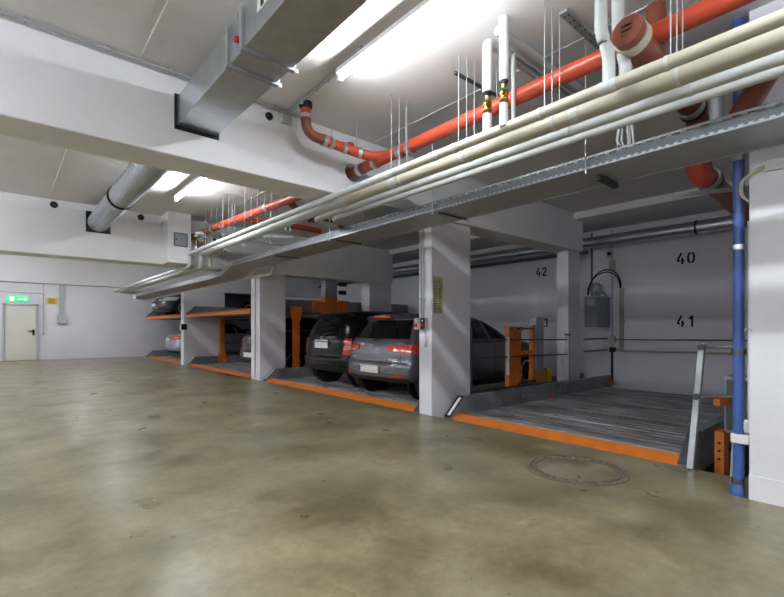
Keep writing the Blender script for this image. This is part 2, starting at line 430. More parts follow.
# --- grey hatchback, tail to the aisle
def spec_hatch(sh, r, paint='car_grey'):
    sh.rear([(-.90, 1.005), (.90, 1.005), (.88, 1.315), (-.88, 1.315)], off=.006).build('rear_window', 'glass', r)
    for sg in (-1, 1):
        nm = MB()
        sh.rear([(sg*.45, .815), (sg*1.0, .765), (sg*1.0, .915), (sg*.48, .895)], off=.014, m=nm)
        sh.flank([(.17+.1, .775), (.46, .80), (.40, .905), (.2+.1, .905)], sg, off=.014, m=nm)
        t = nm.build('tail_light', 'tail_red', r)
        sh.rear([(sg*.62, .80), (sg*.97, .80), (sg*.97, .815), (sg*.62, .815)], off=.017).build('lamp_band', 'tail_pale', t)
        sh.rear([(sg*.60, .40), (sg*.88, .40), (sg*.88, .43), (sg*.60, .43)], off=.006).build('reflector', 'tail_red', r)
        sh.flank([(.62, .985), (1.30, .965), (1.28, 1.30), (.95, 1.30)], sg).build('side_window', 'glass', r)
        sh.flank([(1.38, .965), (2.15, .955), (2.05, 1.31), (1.36, 1.31)], sg).build('side_window', 'glass', r)
        sh.flank([(2.23, .955), (2.95, .96), (2.42, 1.29), (2.13, 1.31)], sg).build('side_window', 'glass', r)
        sh.flank([(1.30, .92), (3.0, .92), (3.0, .94), (1.30, .94)], sg, off=.01).build('window_trim', 'trim_black', r)
        for x in (1.45, 2.45):
            sh.flank([(x, .80), (x+.2, .80), (x+.2, .825), (x, .825)], sg, off=.03).build('door_handle', paint, r)
        for x in (1.36, 2.30, 3.18):
            sh.flank([(x, .34), (x+.012, .34), (x+.012, .95), (x, .95)], sg, off=.0015, nu=1).build('door_seam', 'trim_black', r)
        mb = MB(); mb.lathe((2.84, sg*.86, 1.0), (0, sg, 0), [(0, .04), (.06, .07), (.16, .085), (.22, .06), (.235, .01)], 16)
        mb.build('door_mirror', paint, r)
        sh.front([(sg*.52, .62), (sg*1.0, .64), (sg*1.0, .74), (sg*.55, .72)], off=.01).build('headlight', 'head_clear', r)
    sh.front([(-.72, .98), (.72, .98), (.7, 1.36), (-.7, 1.36)], off=.005).build('windscreen', 'glass', r)
    sh.rear([(-.95, .315), (.95, .315), (.95, .375), (-.95, .375)], off=.010).build('rear_valance', 'trim_black', r)
    sh.rear([(-.99, .43), (.99, .43), (.99, .436), (-.99, .436)], off=.004, nv=1).build('bumper_crease', 'trim_black', r)
    for a, b in ((-.78, -.77), (.77, .78)):
        sh.rear([(a, .62), (b, .62), (b, .77), (a, .77)], off=.0015, nu=1).build('tailgate_seam', 'trim_black', r)
    sh.rear([(-.78, .61), (.78, .61), (.78, .618), (-.78, .618)], off=.0015, nv=1).build('tailgate_seam', 'trim_black', r)
    sh.rear([(-.34, 1.345), (.34, 1.345), (.34, 1.372), (-.34, 1.372)], off=.03, nv=2).build('brake_light', 'tail_red', r)
    plate(sh, r, .44, .56, sh.xr(.5)-.012)
    emblem(r, sh.xr(.85)-.01, .855, .058)
    sh.rear([(-.70, .66), (-.50, .66), (-.50, .685), (-.70, .685)], off=.004).build('badge', 'chrome', r)
    sh.rear([(.54, .68), (.68, .68), (.68, .70), (.54, .70)], off=.004).build('badge', 'chrome', r)
    wp = MB(); wp.tube([sh.end(0, .975)+Vector((-.03, 0, 0)), sh.end(-.35, 1.02)+Vector((-.02, 0, 0))], .009, 8); wp.build('rear_wiper', 'trim_black', r)
    MB().tube([(.95, 0, 1.445), (.80, 0, 1.53)], [.012, .004], 8).build('antenna', 'trim_black', r)
HATCH = [(.22, .75, 3.95, .78, .30, .5), (.25, .60, 4.10, .84, .30, .55), (.29, .16, 4.18, .88, .30, .6), (.34, .03, 4.22, .89, .28, .6), (.42, .0, 4.25, .895, .28, .62), (.56, .005, 4.24, .895, .28, .62), (.60, .02, 4.23, .895, .28, .62), (.63, .045, 4.21, .895, .28, .62),
         (.75, .055, 4.12, .895, .28, .6), (.90, .09, 3.75, .885, .28, .5), (.95, .11, 3.35, .87, .27, .45), (1.0, .145, 3.05, .845, .26, .4), (1.15, .25, 2.75, .78, .25, .35), (1.33, .36, 2.32, .69, .24, .3), (1.36, .30, 2.22, .67, .22, .3), (1.40, .36, 2.05, .63, .2, .3), (1.43, .55, 1.85, .55, .25, .3), (1.45, .9, 1.6, .35, .3, .3)]
golf = make_car('hatchback_car', 'dark grey hatchback parked tail-out right beside the column with switch boxes', 4.25, HATCH, 'car_grey', (.66, 3.36), .925, .32, spec_hatch)
place(golf, 4.66, 5.95, .016)

# --- black compact van
def spec_van(sh, r):
    sh.rear([(-.82, 1.02), (.82, 1.02), (.76, 1.43), (-.76, 1.43)], off=.006).build('rear_window', 'glass', r)
    for sg in (-1, 1):
        nm = MB()
        sh.rear([(sg*.82, .66), (sg*.99, .66), (sg*.985, .98), (sg*.86, .98)], off=.014, m=nm)
        t = nm.build('tail_light', 'tail_red', r)
        sh.rear([(sg*.84, .76), (sg*.98, .76), (sg*.98, .84), (sg*.86, .84)], off=.018).build('lamp_band', 'tail_pale', t)
        sh.flank([(.55, 1.02), (1.35, 1.0), (1.32, 1.44), (.75, 1.44)], sg).build('side_window', 'glass', r)
        sh.flank([(1.43, 1.0), (2.2, .99), (2.12, 1.45), (1.40, 1.45)], sg).build('side_window', 'glass', r)
        sh.flank([(2.28, .99), (3.15, 1.0), (2.6, 1.42), (2.2, 1.45)], sg).build('side_window', 'glass', r)
        mb = MB(); mb.lathe((3.0, sg*.87, 1.05), (0, sg, 0), [(0, .04), (.06, .08), (.16, .095), (.22, .06), (.235, .01)], 16); mb.build('door_mirror', 'car_black', r)
        for x in (1.5, 2.55): sh.flank([(x, .82), (x+.2, .82), (x+.2, .85), (x, .85)], sg, off=.03).build('door_handle', 'car_black', r)
    sh.front([(-.72, 1.02), (.72, 1.02), (.7, 1.48), (-.7, 1.48)], off=.005).build('windscreen', 'glass', r)
    sh.rear([(-.97, .335), (.97, .335), (.97, .42), (-.97, .42)], off=.010).build('rear_valance', 'trim_black', r)
    sh.rear([(-.98, .545), (.98, .545), (.98, .585), (-.98, .585)], off=.010).build('bumper_strip', 'trim_black', r)
    plate(sh, r, .78, .90, sh.xr(.82)-.012, blue=True)
    emblem(r, sh.xr(.985)-.012, .965, .05)
    sh.rear([(-.3, .915), (.3, .915), (.3, .94), (-.3, .94)], off=.02).build('grip_bar', 'chrome', r)
    wp = MB(); wp.tube([sh.end(0, 1.03)+Vector((-.03, 0, 0)), sh.end(-.4, 1.09)+Vector((-.02, 0, 0))], .009, 8); wp.build('rear_wiper', 'trim_black', r)
VAN = [(.23, .7, 4.05, 0.749, .25, .5), (.26, .55, 4.15, 0.806, .25, .5), (.31, .14, 4.28, 0.845, .25, .55), (.36, .03, 4.32, 0.854, .25, .58), (.44, .0, 4.36, 0.864, .25, .6), (.58, .0, 4.36, 0.864, .25, .6), (.62, .04, 4.33, 0.864, .25, .6), (.80, .06, 4.20, 0.864, .24, .6), (.94, .08, 3.95, 0.854, .23, .5), (1.0, .10, 3.55, 0.840, .23, .45), (1.06, .12, 3.30, 0.816, .23, .4),
       (1.25, .18, 2.95, 0.758, .23, .35), (1.43, .27, 2.5, 0.682, .23, .3), (1.46, .24, 2.35, 0.662, .22, .3), (1.50, .30, 2.15, 0.614, .22, .3), (1.53, .5, 1.9, 0.518, .3, .3), (1.545, .9, 1.7, 0.346, .3, .3)]
van = make_car('compact_van', 'black compact van parked tail-out with chrome strip above its number plate', 4.36, VAN, 'car_black', (.66, 3.4), .88, .325, spec_van)
place(van, 4.82, 7.80, .016)

# --- dark anthracite estate in the bay behind the left column
suv = make_car('dark_suv', 'dark anthracite car half hidden behind the white column, under the empty upper platform', 4.25, HATCH, 'car_anthracite', (.82, 3.42), .895, .315, lambda sh, r: spec_hatch(sh, r, 'car_anthracite'))
place(suv, 4.72, 11.05, .016)
# --- silver saloon (lower) and charcoal saloon (upper, nose out)
def spec_saloon(sh, r):
    sh.front([(-.70, .98), (.70, .98), (.66, 1.34), (-.66, 1.34)], off=.005).build('windscreen', 'glass', r)
    sh.rear([(-.72, 1.03), (.72, 1.03), (.66, 1.33), (-.66, 1.33)], off=.005).build('rear_window', 'glass', r)
    for sg in (-1, 1):
        nm = MB()
        sh.rear([(sg*.50, .74), (sg*1.0, .74), (sg*1.0, .90), (sg*.58, .90)], off=.014, m=nm)
        sh.flank([(.30, .76), (.50, .80), (.45, .88), (.30, .90)], sg, off=.014, m=nm)
        t = nm.build('tail_light', 'tail_red', r)
        sh.rear([(sg*.62, .79), (sg*.95, .79), (sg*.95, .825), (sg*.62, .825)], off=.018).build('lamp_band', 'tail_pale', t)
        nm = MB()
        sh.front([(sg*.50, .60), (sg*1.0, .62), (sg*1.0, .76), (sg*.46, .70)], off=.012, m=nm)
        h = nm.build('headlight', 'head_clear', r)
        sh.front([(sg*.60, .635), (sg*.72, .64), (sg*.72, .70), (sg*.60, .69)], off=.016).build('projector', 'glass', h)
        sh.front([(sg*.50, .30), (sg*.92, .30), (sg*.88, .42), (sg*.55, .42)], off=.008).build('air_intake', 'trim_black', r)
        sh.flank([(1.05, 1.0), (1.65, .985), (1.60, 1.28), (1.35, 1.27)], sg).build('side_window', 'glass', r)
        sh.flank([(1.73, .985), (2.45, .975), (2.35, 1.31), (1.68, 1.30)], sg).build('side_window', 'glass', r)
        sh.flank([(2.53, .975), (3.15, .98), (2.72, 1.27), (2.43, 1.31)], sg).build('side_window', 'glass', r)
        mb = MB(); mb.lathe((3.0, sg*.86, 1.0), (0, sg, 0), [(0, .04), (.06, .07), (.16, .085), (.22, .06), (.235, .01)], 16); mb.build('door_mirror', 'trim_black', r)
    g = sh.front([(-.40, .48), (.40, .48), (.44, .70), (-.44, .70)], off=.012).build('grille', 'trim_black', r)
    sh.front([(-.42, .585), (.42, .585), (.42, .61), (-.42, .61)], off=.03, nv=2).build('grille_bar', 'chrome', g)
    sh.front([(-.6, .24), (.6, .24), (.6, .30), (-.6, .30)], off=.008).build('lower_grille', 'trim_black', r)
    sh.front([(-.95, .19), (.95, .19), (.95, .215), (-.95, .215)], off=.014, nv=2).build('front_splitter', 'chrome', r)
    sh.rear([(-.95, .20), (.95, .20), (.95, .28), (-.95, .28)], off=.010).build('rear_valance', 'trim_black', r)
SALOON = [(.17, .16, 4.36, .80, .30, .4), (.26, .05, 4.50, .88, .30, .5), (.40, .0, 4.55, .895, .28, .55), (.56, .005, 4.53, .895, .28, .55), (.62, .03, 4.50, .895, .28, .55), (.74, .045, 4.36, .895, .28, .55),
          (.84, .05, 4.05, .89, .28, .5), (.92, .08, 3.65, .88, .28, .45), (.97, .25, 3.35, .865, .28, .4), (1.01, .50, 3.2, .85, .28, .36), (1.18, .85, 2.85, .77, .28, .34), (1.33, 1.15, 2.5, .69, .26, .3), (1.39, 1.30, 2.3, .62, .26, .3), (1.42, 1.5, 2.1, .52, .28, .3), (1.435, 1.7, 1.95, .34, .12, .12)]
silver = make_car('silver_saloon', 'silver saloon parked tail-out on the lower lift platform by the end wall', 4.55, SALOON, 'car_silver', (.95, 3.65), .895, .315, spec_saloon)
plate(None, silver, .66, .78, .015, blue=False)
place(silver, 4.98, 19.45, .016)
merc = make_car('charcoal_saloon', 'charcoal car parked nose-out on the raised lift platform by the end wall', 4.55, SALOON, 'car_charcoal', (.95, 3.65), .895, .33, spec_saloon)
plate(None, merc, .40, .51, 4.555, blue=False)
place(merc, 4.56+4.55, 19.80, 1.666, True)

# ================================================================ LIFT PLATFORMS
def sheet_mesh(y0, y1, pitch=.15, ribs=2):
    """one corrugated deck sheet, ribs across the platform"""
    m = MB(); pr = []
    for i in range(ribs):
        x = i*pitch; pr += [(x, 0), (x+pitch*.30, 0), (x+pitch*.38, .016), (x+pitch*.90, .016)]
    pr.append((ribs*pitch, 0)); n = len(pr)
    v = [(x, y, z) for y in (y0, y1) for x, z in pr]+[(x, y, -.03) for y in (y0, y1) for x in (0, ribs*pitch)]
    fs = [(i, i+1, n+i+1, n+i) for i in range(n-1)]
    m.add(v, fs); b = 2*n
    m.add([v[b], v[b+1], v[b+2], v[b+3]], [(0, 2, 3, 1)])
    m.add([v[0], v[n-1], v[b], v[b+1]], [(0, 1, 3, 2)]); m.add([v[n], v[2*n-1], v[b+2], v[b+3]], [(0, 1, 3, 2)])
    return m
def platform(name, label, y0, y1, z, upper=False, label_end=True, girder_h=.23, right=True, x1=9.45):
    x0 = COLX+.03
    t = thing(name, (x0, (y0+y1)/2, z), label, 'lift platform')
    g = .09; n = int((x1-x0-.20)/.30)
    m0 = sheet_mesh(y0+g, y1-g)
    first = None
    for i in range(n):
        if first is None:
            first = m0.build('deck_sheet', 'deck_steel', None, fix=False); o = first
        else:
            o = first.copy(); COL.objects.link(o)
        o.parent = t; o.location = (.19+i*.3, -(y0+y1)/2, 0)
    MB().prism([(x0, z-.10), (x0, z-.035), (x0+.02, z-.015), (x0+.20, z+.04), (x0+.235, z+.04), (x0+.235, z-.10)], 'y', y0+.02, y1-.02).build('edge_ramp', 'orange_steel', t)
    for (a, b, s) in ((y1-g, y1, 1), (y0, y0+g, 0)):
        if s == 0 and not right: continue
        h = girder_h
        gm = MB().prism([(x0+.03, z-.10), (x0+.02, z+.01), (x0+.30, z+h+.03), (x0+.45, z+h+.03), (x1, z+h), (x1, z-.10)], 'y', a, b)
        gd = gm.build('side_girder', 'platform_steel', t)
        e0, e1 = Vector((x0+.02, 0, z+.01)), Vector((x0+.30, 0, z+h+.03)); dv = (e1-e0).normalized(); up = Vector((-dv.z, 0, dv.x))
        c = (e0+e1)/2+up*.006+Vector((0, (a+b)/2, 0))
        pl = MB().obox(c, dv*(e1-e0).length/2, Vector((0, g/2+.004, 0)), up*.005).build('end_plate', 'black' if s == 1 else 'galv_dark', gd)
        if s == 1 and label_end:
            st = MB().obox(c+up*.007-Vector((0, .012, 0)), dv*(e1-e0).length*.42, Vector((0, .022, 0)), up*.002).build('warning_strip', 'plastic_white', gd)
        yb = a-.004 if s == 1 else b+.004
        bo = MB()
        for xb in (1.0, 1.12, 1.75, 1.9, 2.05, 2.2, 2.9, 3.05):
            bo.tube([(x0+xb, yb-.006, z+.12), (x0+xb, yb+.006, z+.12)], .012, 8)
        bo.build('bolt_row', 'galv', gd)
        if s == 1: MB().box(x0+2.6, x0+2.68, yb-.03, yb, z+.02, z+.07).build('bracket', 'orange_steel', gd)
    if upper:
        for xx in (x0+.5, x0+2.4, x0+4.4): MB().box(xx, xx+.08, y0+g, y1-g, z-.11, z-.03).build('cross_beam', 'platform_steel', t)
    return t
pl1 = platform('lift_platform', 'empty ground-level lift platform with worn corrugated deck beside the blue downpipe', 1.22, 4.06, .0)
MB().box(9.30, 9.36, 3.88, 3.96, .05, .13).build('bracket', 'orange_steel', pl1)
platform('lift_platform', 'double-width lift platform carrying the black van and the grey hatchback', 4.56, 9.60, .0)
platform('lift_platform', 'ground-level lift platform under the dark anthracite car', 10.24, 15.30, .0)
platform('lift_platform', 'empty raised lift platform above the dark anthracite car', 10.24, 15.30, 1.65, True)
platform('lift_platform', 'ground-level lift platform under the silver saloon', 15.76, 20.75, .0)
platform('lift_platform', 'raised lift platform carrying the charcoal car', 15.76, 20.75, 1.65, True)
# faint stencilled marks on the girders near the end wall
# ---------------------------------------------------------------- lift posts
def channel_post(name, label, x, y, z0, z1, wd=.34, flare=True):
    t = thing(name, (x, y, z0), label, 'lift post')
    m = MB(); m.box(x-wd/2, x-wd/2+.14, y-.03, y+.05, z0, z1); m.box(x-wd/2+.14, x+wd/2-.12, y+.02, y+.05, z0, z1); m.box(x+wd/2-.12, x+wd/2, y-.03, y+.05, z0, z1)
    m.build('channel', 'orange_steel', t)
    MB().box(x-wd/2-.06, x+wd/2+.06, y-.06, y+.08, z0-.02, z0+.03).build('foot_plate', 'orange_steel', t)
    tp = MB().box(x-wd/2-.02, x+wd/2+.02, y-.04, y+.05, z1-.05, z1).build('top_bracket', 'orange_steel', t)
    for xx in (x-wd/2+.04, x+wd/2-.02):
        MB().tube([(xx, y-.065, z1-.03), (xx, y-.035, z1-.03)], .03, 12).build('roller', 'brass', tp)
    return t
p = channel_post('lift_post', 'orange channel post in front of the grey hatchback, beside the grey cover', 6.29, 4.20, .08, 1.22)
MB().box(5.98, 6.02, 4.09, 4.13, .46, 1.06).build('guide_rail', 'light_grey', p, .004)
MB().bar((6.38, 4.15, .78), (6.72, 4.15, .80), .04, .05).build('link_bar', 'orange_steel', p)
MB().bar((6.30, 4.14, 1.19), (6.78, 4.14, 1.19), .03, .03).build('tie_bar', 'galv_dark', p); MB().bar((6.2, 4.12, .26), (6.8, 4.12, .24), .05, .04).build('tie_bar', 'galv_dark', p)
ch = MB(); [ch.ring((6.30+.06*i, 4.11, .30+.02*(i % 2)), (0, 1, .4 if i % 2 else 0), .018, .03, .012, 10) for i in range(9)]; ch.build('chain', 'galv_dark', p)['kind'] = 'stuff'
t = thing('lift_column', (6.95, 4.26, 0), 'orange lift column with tall grey cover plate between the two bays', 'lift post')
MB().box(6.82, 7.16, 4.13, 4.26, .08, .47).build('base', 'orange_steel', t, .006)
MB().box(6.84, 7.08, 4.12, 4.22, .46, 1.38).build('cover_plate', 'grey_box', t, .008)
MB().box(6.74, 6.81, 4.13, 4.20, .20, 1.25).build('inner_post', 'orange_steel', t)
MB().box(7.20, 7.36, 4.22, 4.34, .20, .48).build('motor', 'green_paint', t, .02)
MB().box(7.40, 7.56, 4.24, 4.34, .22, .46).build('pump', 'yellow_sign', t, .02)
# guard rails on the bay divider
t = thing('guard_rail', (6.5, 4.13, 0), 'thin steel guard rail with three bars between column and rear column', 'guard rail')
for z0, z1 in ((1.03, .985), (.758, .715), (.285, .22)):
    MB().tube([(5.10, 4.12, z0), (7.90, 4.12, z1)], .013, 10).build('rail', 'galv_dark', t)
MB().box(7.88, 7.935, 4.09, 4.15, .05, 1.06).build('post', 'light_grey', t, .004)
MB().box(7.87, 7.945, 4.08, 4.16, 1.06, 1.09).build('post_cap', 'black', t)
MB().box(5.09, 5.115, 4.11, 4.135, .02, 1.2).build('post', 'galv_dark', t)
t = thing('wall_rail', (9.1, 4.14, .7), 'short pair of steel rails between rear column and back wall', 'guard rail')
for z in (.98, .74): MB().tube(path([(8.6, 4.14, z), (9.40, 4.14, z), (9.62, 4.14, z)], .05), .016, 10).build('rail', 'galv_dark', t)
# posts of the further bays
def flared_post(label, x, y, z0, z1, s=1, inv=False):
    t = thing('lift_post', (x, y, z0), label, 'lift post')
    a, b = (z1, z0) if not inv else (z0, z1); k = -1 if not inv else 1
    hw, fw = .075, .13
    MB().prism([(x-hw, min(a, b)), (x+hw, min(a, b)), (x+hw, max(a, b)), (x-hw, max(a, b))], 'y', y-.05, y+.05).build('shaft', 'orange_steel', t)
    MB().prism([(x-fw, a), (x+fw, a), (x+fw, a+k*.22), (x+hw, a+k*.36), (x-hw, a+k*.36), (x-fw, a+k*.22)], 'y', y-.065, y+.065).build('flared_head', 'orange_steel', t)
    f = b+.08 if not inv else b-.08
    MB().prism([(x-hw-.05, b), (x+hw+.05, b), (x+hw, f), (x-hw, f)], 'y', y-.06, y+.06).build('foot', 'orange_steel', t)
    return t
flared_post('orange lift post with flared head at the left of the black van', 5.40, 9.78+.0, .05, 1.72)
flared_post('orange lift post under the empty raised platform', 5.60, 15.22, .03, 1.54, inv=True)
flared_post('orange lift post under the raised platform by the end wall', 6.1, 20.68, -.1, 1.55, inv=True)
t = thing('lift_mast', (6.42, 9.86, 0), 'tall lift mast, orange below and grey above, behind the black van', 'lift post')
MB().box(6.22, 6.40, 9.76, 9.96, -.1, 2.02).build('mast', 'orange_steel', t)
MB().box(6.40, 6.62, 9.80, 9.98, -.1, 2.02).build('mast_web', 'orange_steel', t)
MB().box(6.24, 6.60, 9.78, 9.96, 2.02, 2.44).build('mast_top', 'grey_box', t)
MB().box(5.86, 6.24, 9.74, 9.78, 1.60, 1.86).build('gusset', 'orange_steel', t)
MB().box(6.62, 6.95, 9.74, 9.78, 1.58, 1.92).build('gusset', 'orange_steel', t)
for z in (2.08, 2.30): MB().box(6.66, 6.86, 9.72, 9.80, z, z+.10).build('cable_clamp', 'black', t)
for z, lb in ((.66, 'lower'), (1.13, 'upper')):
    tag(MB().tube([(5.07, 9.84, z), (7.6, 9.84, z+.02)], .017, 8).build('safety_bar', 'galv_dark'), lb+' dark safety bar running left of the black van', 'guard rail')
t = thing('lift_mast', (6.85, 14.9, 0), 'twin orange masts behind the dark anthracite car', 'lift post')
for x in (6.55, 6.85): MB().box(x, x+.14, 14.9, 15.06, .0, 2.35).build('mast', 'orange_steel', t)
for z, lb in ((.68, 'lower'), (1.15, 'upper')):
    tag(MB().tube([(5.72, 15.4, z), (7.6, 15.4, z)], .017, 8).build('safety_bar', 'galv_dark'), lb+' dark safety bar beneath the empty raised platform', 'guard rail')
# end beams at the back of raised platforms (grey band above the dark gap)
tag(MB().box(5.1, 9.5, 10.17, 10.23, 1.62, 1.92).build('platform_guard', 'platform_steel'), 'grey steel guard plate on the near side of the raised platform', 'guard plate')
# shade painted as a dark sheet across the unlit rear of the bay
tag(MB().box(9.50, 9.56, 10.2, 15.3, .0, 1.55).build('bay_shade_sheet', 'trim_black'), 'dark sheet standing in for the shade at the rear of the middle bay', 'screen')

# ================================================================ RIGHT SIDE: pit edge, post, panel, blue downpipe
t = thing('hand_rail_post', (4.45, 1.16, 0), 'slanted galvanised rail post standing at the pit edge', 'guard rail')
MB().bar((4.40, 1.2, .0), (4.74, 1.2, 1.06), .05, .05, (0, 1, 0)).build('post', 'galv_dull', t, .006)
for k, z in ((4.60, .60), (4.735, 1.03)):
    MB().tube(path([(k-.03, 1.16, z), (k+.05, 1.13, z), (5.0 if z < 1 else 4.7, .76, z+.02)], .03), .015, 10).build('rail', 'galv_dull', t)
    MB().tube([(k-.06, 1.2, z), (k+.06, 1.2, z)], .026, 12).build('clamp', 'galv_dark', t)
t = thing('control_cabinet', (4.9, .95, .25), 'narrow dark grey control cabinet beside the blue downpipe', 'cabinet')
MB().box(4.78, 5.0, .80, 1.05, .28, .78).build('body', 'grey_box', t, .01)
MB().box(4.772, 4.785, .82, 1.03, .31, .75).build('door', 'galv_dark', t, .003)
MB().bar((4.60, 1.06, .565), (4.80, 1.02, .565), .05, .055).build('arm', 'orange_steel', t)
t = thing('pit_post', (4.75, 1.08, -1.7), 'orange drilled steel post standing in the open pit gap', 'lift post')
MB().box(4.70, 4.86, 1.03, 1.10, -1.7, .30).build('flat', 'orange_steel', t, .004)
hb = MB(); [hb.tube([(4.694, 1.065, z), (4.702, 1.065, z)], .012, 10) for z in (.06, .13, .20)]; hb.build('bolt_holes', 'black', t)
tag(MB().prism([(.86, -.3), (.96, -.3), (.93, .27), (.88, .27)], 'x', 4.48, 4.51).build('pit_bracket', 'light_grey', None, .004), 'pale steel bracket plate between orange post and blue downpipe', 'bracket')
t = thing('downpipe', (4.0, .79, 0), 'blue downpipe running from floor to ceiling at the right wall', 'pipe')
bp = MB().tube([(4.0, .79, .02), (4.0, .79, CZ)], .034, 20).build('pipe', 'blue_pipe', t)
for z in (.10, 1.03, 1.78, 2.42):
    MB().ring((4.0, .79, z), (0, 0, 1), .034, .045, .035).build('pipe_clamp', 'galv_dark' if z < 1.5 else 'galv', t)
MB().lathe((4.0, .79, 0), (0, 0, 1), [(0, .055), (.05, .055), (.07, .04), (.09, .036)], 20).build('base_socket', 'blue_pipe', t)
MB().box(3.955, 4.045, .722, .83, .375, .44).build('wall_bracket', 'plastic_white', t, .006)
MB().tube([(3.97, .73, .0), (3.97, .73, .14)], .025, 10).build('foot_fitting', 'galv_dark', t)
t = thing('wall_socket', (3.95, .70, .62), 'small white switch box on the edge of the right wall', 'switch')
MB().box(3.955, 4.02, .72, .752, .46, .55).build('housing', 'plastic_white', t, .005)
MB().box(3.965, 4.01, .75, .756, .475, .535).build('rocker', 'light_grey', t)
MB().box(3.950, 3.956, .725, .747, .475, .535).build('side_cover', 'light_grey', t)
t = thing('wall_cable', (3.94, .72, 1.1), 'grey cable run with loop beside the blue downpipe', 'cable')
MB().tube([(3.955, .726, .55), (3.955, .726, 1.95)], .005, 8).build('cable', 'light_grey', t)
MB().tube([(3.945, .725+.02*math.cos(a*PI/8), 1.17+.03*math.sin(a*PI/8)) for a in range(0, 9)], .004, 8).build('loop', 'light_grey', t)
t = thing('cable_loop', (3.93, .70, 2.1), 'beige cables looping out of conduits at the top of the right wall', 'cable')
for k in range(3):
    MB().tube(path([(3.93, .1, 2.29+.012*k), (3.93, .66, 2.29+.012*k), (3.93, .755+.006*k, 2.24), (3.93, .755+.008*k, 2.13), (3.93, .715, 2.08)], .04), .006, 8).build('cable', 'insul_tan', t)
MB().box(3.925, 3.95, -.3, .63, 2.27, 2.34).build('conduit', 'light_grey', t)

# ================================================================ BACK WALL SERVICES
t = thing('hydraulic_unit', (9.3, 4.2, 1.22), 'grey hydraulic power unit with pump and hoses on the back wall', 'hydraulic unit')
tk = MB().box(9.0, 9.60, 4.07, 4.33, 1.22, 1.83).build('tank', 'grey_box', t, .012)
MB().box(8.994, 9.0, 4.12, 4.28, 1.66, 1.78).build('data_label', 'light_grey', tk)
MB().box(8.99, 9.61, 4.06, 4.34, 1.82, 1.85).build('lid', 'galv_dull', t, .004)
MB().lathe((9.25, 4.2, 1.85), (0, 0, 1), [(0, .07), (.05, .07), (.06, .11), (.16, .13), (.24, .11), (.28, .04), (.285, .0)], 20).build('motor', 'galv_dull', t)
MB().tube(path([(9.02, 4.15, 1.84), (9.02, 4.15, 1.95), (9.3, 4.1, 1.97), (9.5, 4.08, 1.84)], .05), .018, 10).build('pipework', 'galv_dull', t)
for k in range(2):
    pts = []
    for i in range(21):
        a = PI*i/20; sx = (1-math.cos(a))/2
        pts.append((9.08+.50*sx, 4.30-.44*sx-.02*k, 1.87+.15*sx+(.40+.05*k)*math.sin(a)**.9))
    MB().tube(pts, .012, 10).build('hose', 'rubber', t)
t = thing('conduit_run', (9.6, 4.0, .3), 'vertical conduit with junction boxes beside the hydraulic unit', 'conduit')
MB().tube([(9.59, 4.02, .1), (9.59, 4.02, 3.25)], .016, 10).build('conduit', 'light_grey', t)
MB().box(9.56, 9.62, 3.96, 4.08, 2.39, 2.60).build('junction_box', 'insul_tan', t, .008)
b = MB().box(9.55, 9.62, 4.0, 4.13, 2.68, 2.82).build('socket_box', 'light_grey', t, .008)
MB().tube([(9.54, 4.065, 2.75), (9.555, 4.065, 2.75)], .04, 16).build('socket', 'black', b)
MB().box(9.56, 9.62, 3.95, 4.06, .88, 1.04).build('junction_box', 'insul_tan', t, .008)
MB().box(9.55, 9.62, 3.95, 4.07, .70, .80).build('valve_block', 'black', t, .01)
MB().tube([(9.58, 4.02, .1), (9.58, 4.02, .72)], .022, 10).build('sleeve', 'black', t)
t = thing('conduit_run', (9.6, 3.8, .7), 'pair of beige pipes dropping from the hose arch to the floor line', 'conduit')
for k in range(2): MB().tube(path([(9.59, 3.86-.05*k, 2.0), (9.59, 3.86-.05*k, .80), (9.57, 3.95-.12*k, .72)], .06), .016, 10).build('pipe', 'insul_tan', t)
for z in (1.3, 1.98): MB().box(9.575, 9.62, 3.78, 3.89, z, z+.03).build('clip', 'light_grey', t)
tag(MB().tube([(9.59, 4.45, 1.83), (9.59, 4.45, 3.25)], .017, 10).build('conduit', 'galv_dark'), 'thin dark conduit above the hydraulic unit', 'conduit')
tag(MB().tube(path([(9.585, 4.02, .96), (9.585, .74, 1.0)], .05), .011, 8).build('wall_cable', 'galv_dark'), 'dark upper cable along the back wall under number 41', 'cable')
tag(MB().tube([(9.585, 4.02, .73), (9.585, .74, .78)], .016, 8).build('wall_pipe', 'insul_tan'), 'pale lower pipe along the back wall under number 41', 'pipe')
t = thing('long_duct', (9.38, 10, 3.0), 'long round galvanised duct along the top of the back wall', 'duct')
MB().tube([(9.36, .74, 3.0), (9.36, EWY-.1, 3.0)], .115, 24).build('duct', 'galv', t)
for y in (2.45, 5.2, 8.0, 11.0, 14.0): MB().ring((9.36, y, 3.0), (0, 1, 0), .11, .128, .035).build('clamp', 'galv_dark', t); 
for y in (2.45, 8.0, 14.0): MB().tube([(9.36, y, 3.12), (9.36, y, 3.29)], .006, 6).build('rod', 'galv', t)
tag(MB().tube([(9.50, 4.5, 2.84), (9.50, EWY-.1, 2.84)], .035, 12).build('wall_pipe', 'galv_dark'), 'dark thin pipe running below the long round duct', 'pipe')
tag(MB().box(9.40, 9.46, 4.7, 4.78, 2.62, 2.86).build('duct_bracket', 'grey_box'), 'small grey bracket under the long duct by the rear column', 'bracket')
tag(MB().box(9.55, 9.62, 8.4, 9.3, 1.6, 2.0).build('wall_panel', 'grey_box', None, .01), 'grey panel on the back wall behind the grey hatchback', 'panel')

